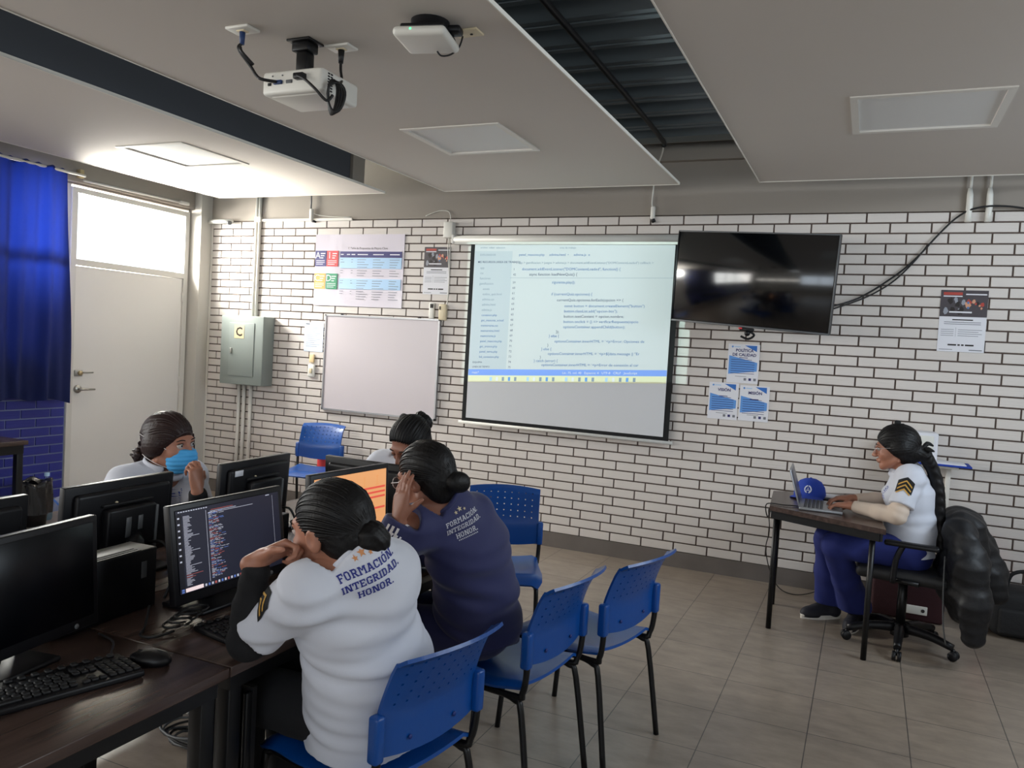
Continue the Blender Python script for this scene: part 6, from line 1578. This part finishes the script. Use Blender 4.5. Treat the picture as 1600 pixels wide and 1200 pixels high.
for h0, k0, a0 in ((hipLR, knLR, anLR), (hipRR, knRR, anRR)): Q_.cone(h0, k0, .10, .076, .03); Q_.cone(k0, mid(k0, a0, .5), .076, .078, .03); Q_.cone(mid(k0, a0, .5), A(a0)+A(.0, 0, .02), .078, .094, .03)
Q_.disp(folds(knLR, (.7, -.5, .2), .004, 55, (0, 0, 1))); Q_.cut((0, 0, .10), (0, 0, -1)); sdf_obj('trousers', Q_, .007, 'trouser_blue', pR)
for lab, an, toe in (('left', anLR, (-.03, -.17)), ('right', anRR, (-.15, -.10))):
    d_ = V((toe[0], toe[1], 0)).normalized(); n2 = V((-d_.y, d_.x, 0)); hl = V(an)-d_*.065; hl.z = 0
    Z = SDF(); fr = np.array([[n2.x, d_.x, 0], [n2.y, d_.y, 0], [0, 0, 1]], f32)
    def q3(a, b, c_): return A(*(hl+n2*a+d_*b+V((0, 0, c_))))
    Z.cone(q3(0, .03, .045), q3(0, .20, .035), .038, .036, .03); Z.cone(q3(0, .225, .03), q3(0, .17, .03), .030, .04, .03); Z.cone(q3(0, .035, .05), q3(0, .05, .115), .036, .040, .03); Z.cone(q3(0, .05, .11), q3(0, .16, .055), .034, .03, .02); Z.cut((0, 0, .010), (0, 0, -1))
    sh = sdf_obj('shoe', Z, .0045, 'shoe_black', pR)
    mb = MB(); ol = []
    for q in np.linspace(0, 2*PI, 28)[:-1]:
        c_, s_ = math.cos(q), math.sin(q); wd = .041 if c_ > -.2 else .037
        ol.append(hl+d_*(.118+.138*c_)+n2*(wd*s_*(1.0 if abs(c_) < .8 else .95)))
    mb.prism(ol, (0, 0, .026), 'shoe_white'); mb.build('sole', sh, True)
    mb = MB(); mb.ball(q3(0, .232, .026), (.030, .024, .022), 'shoe_white', Matrix(fr.tolist()))
    for k in range(5): 
        y = .10+.018*k; z = .100-.0125*k; mb.tube([q3(-.018, y, z-.006), q3(0, y+.004, z+.002), q3(.018, y+.008, z-.006)], .0026, 'shoe_white', 6, 3)
    mb.build('laces', sh, True)
    mb = MB(); mb.tube([q3(0, .045, .10), q3(0, .04, .17)], .036, 'sock_white', 14); mb.build('sock', sh, True)
# ------------------------------------------------------------------ puffer jacket over the office chair back
mat('puffer_black', (8, 9, 15), .55, bump=(60, .15))
J = SDF(); cx, cy = .545, 5.075
J.ecap((cx-.03, cy, .42), (cx-.02, cy, .70), (0, 1, 0), .26, .10, .22, .075, .05); J.cone((cx-.03, cy-.12, .76), (cx-.03, cy+.12, .76), .065, .065, .06)
J.ecap((cx+.03, cy, .30), (cx, cy, .46), (0, 1, 0), .25, .085, .26, .10, .05); J.ecap((cx+.05, cy+.02, .74), (cx+.06, cy+.02, .60), (0, 1, 0), .13, .06, .16, .07, .06)
J.path([(cx-.03, cy-.19, .72), (cx+.02, cy-.25, .56), (cx+.05, cy-.26, .38), (cx+.06, cy-.25, .20)], [.07, .075, .07, .055], .07); J.path([(cx+.03, cy+.16, .72), (cx+.10, cy+.17, .58), (cx+.16, cy+.15, .46), (cx+.19, cy+.12, .36)], [.075, .08, .075, .06], .08)
J.disp(lambda P: .004*np.abs(np.sin(P[:, 2]*46+1.2*np.sin(P[:, 1]*11)+.9*np.sin(P[:, 0]*13)))-.003+.008*np.sin(P[:, 1]*27+P[:, 2]*9)*np.sin(P[:, 0]*21+P[:, 2]*11)+.004*np.sin(P[:, 1]*60+P[:, 2]*25))
tj = thing('puffer_jacket', 'black puffer jacket draped over the back of the office chair', 'jacket', (cx, cy, .1))
sdf_obj('jacket_shell', J, .008, 'puffer_black', tj)
mb = MB(); mb.tube([(cx-.10, cy-.22, .60), (cx-.095, cy-.235, .40), (cx-.08, cy-.22, .22), (cx-.06, cy-.20, .12)], .004, 'grey_plastic', 6, 5); mb.build('zip', tj, True)
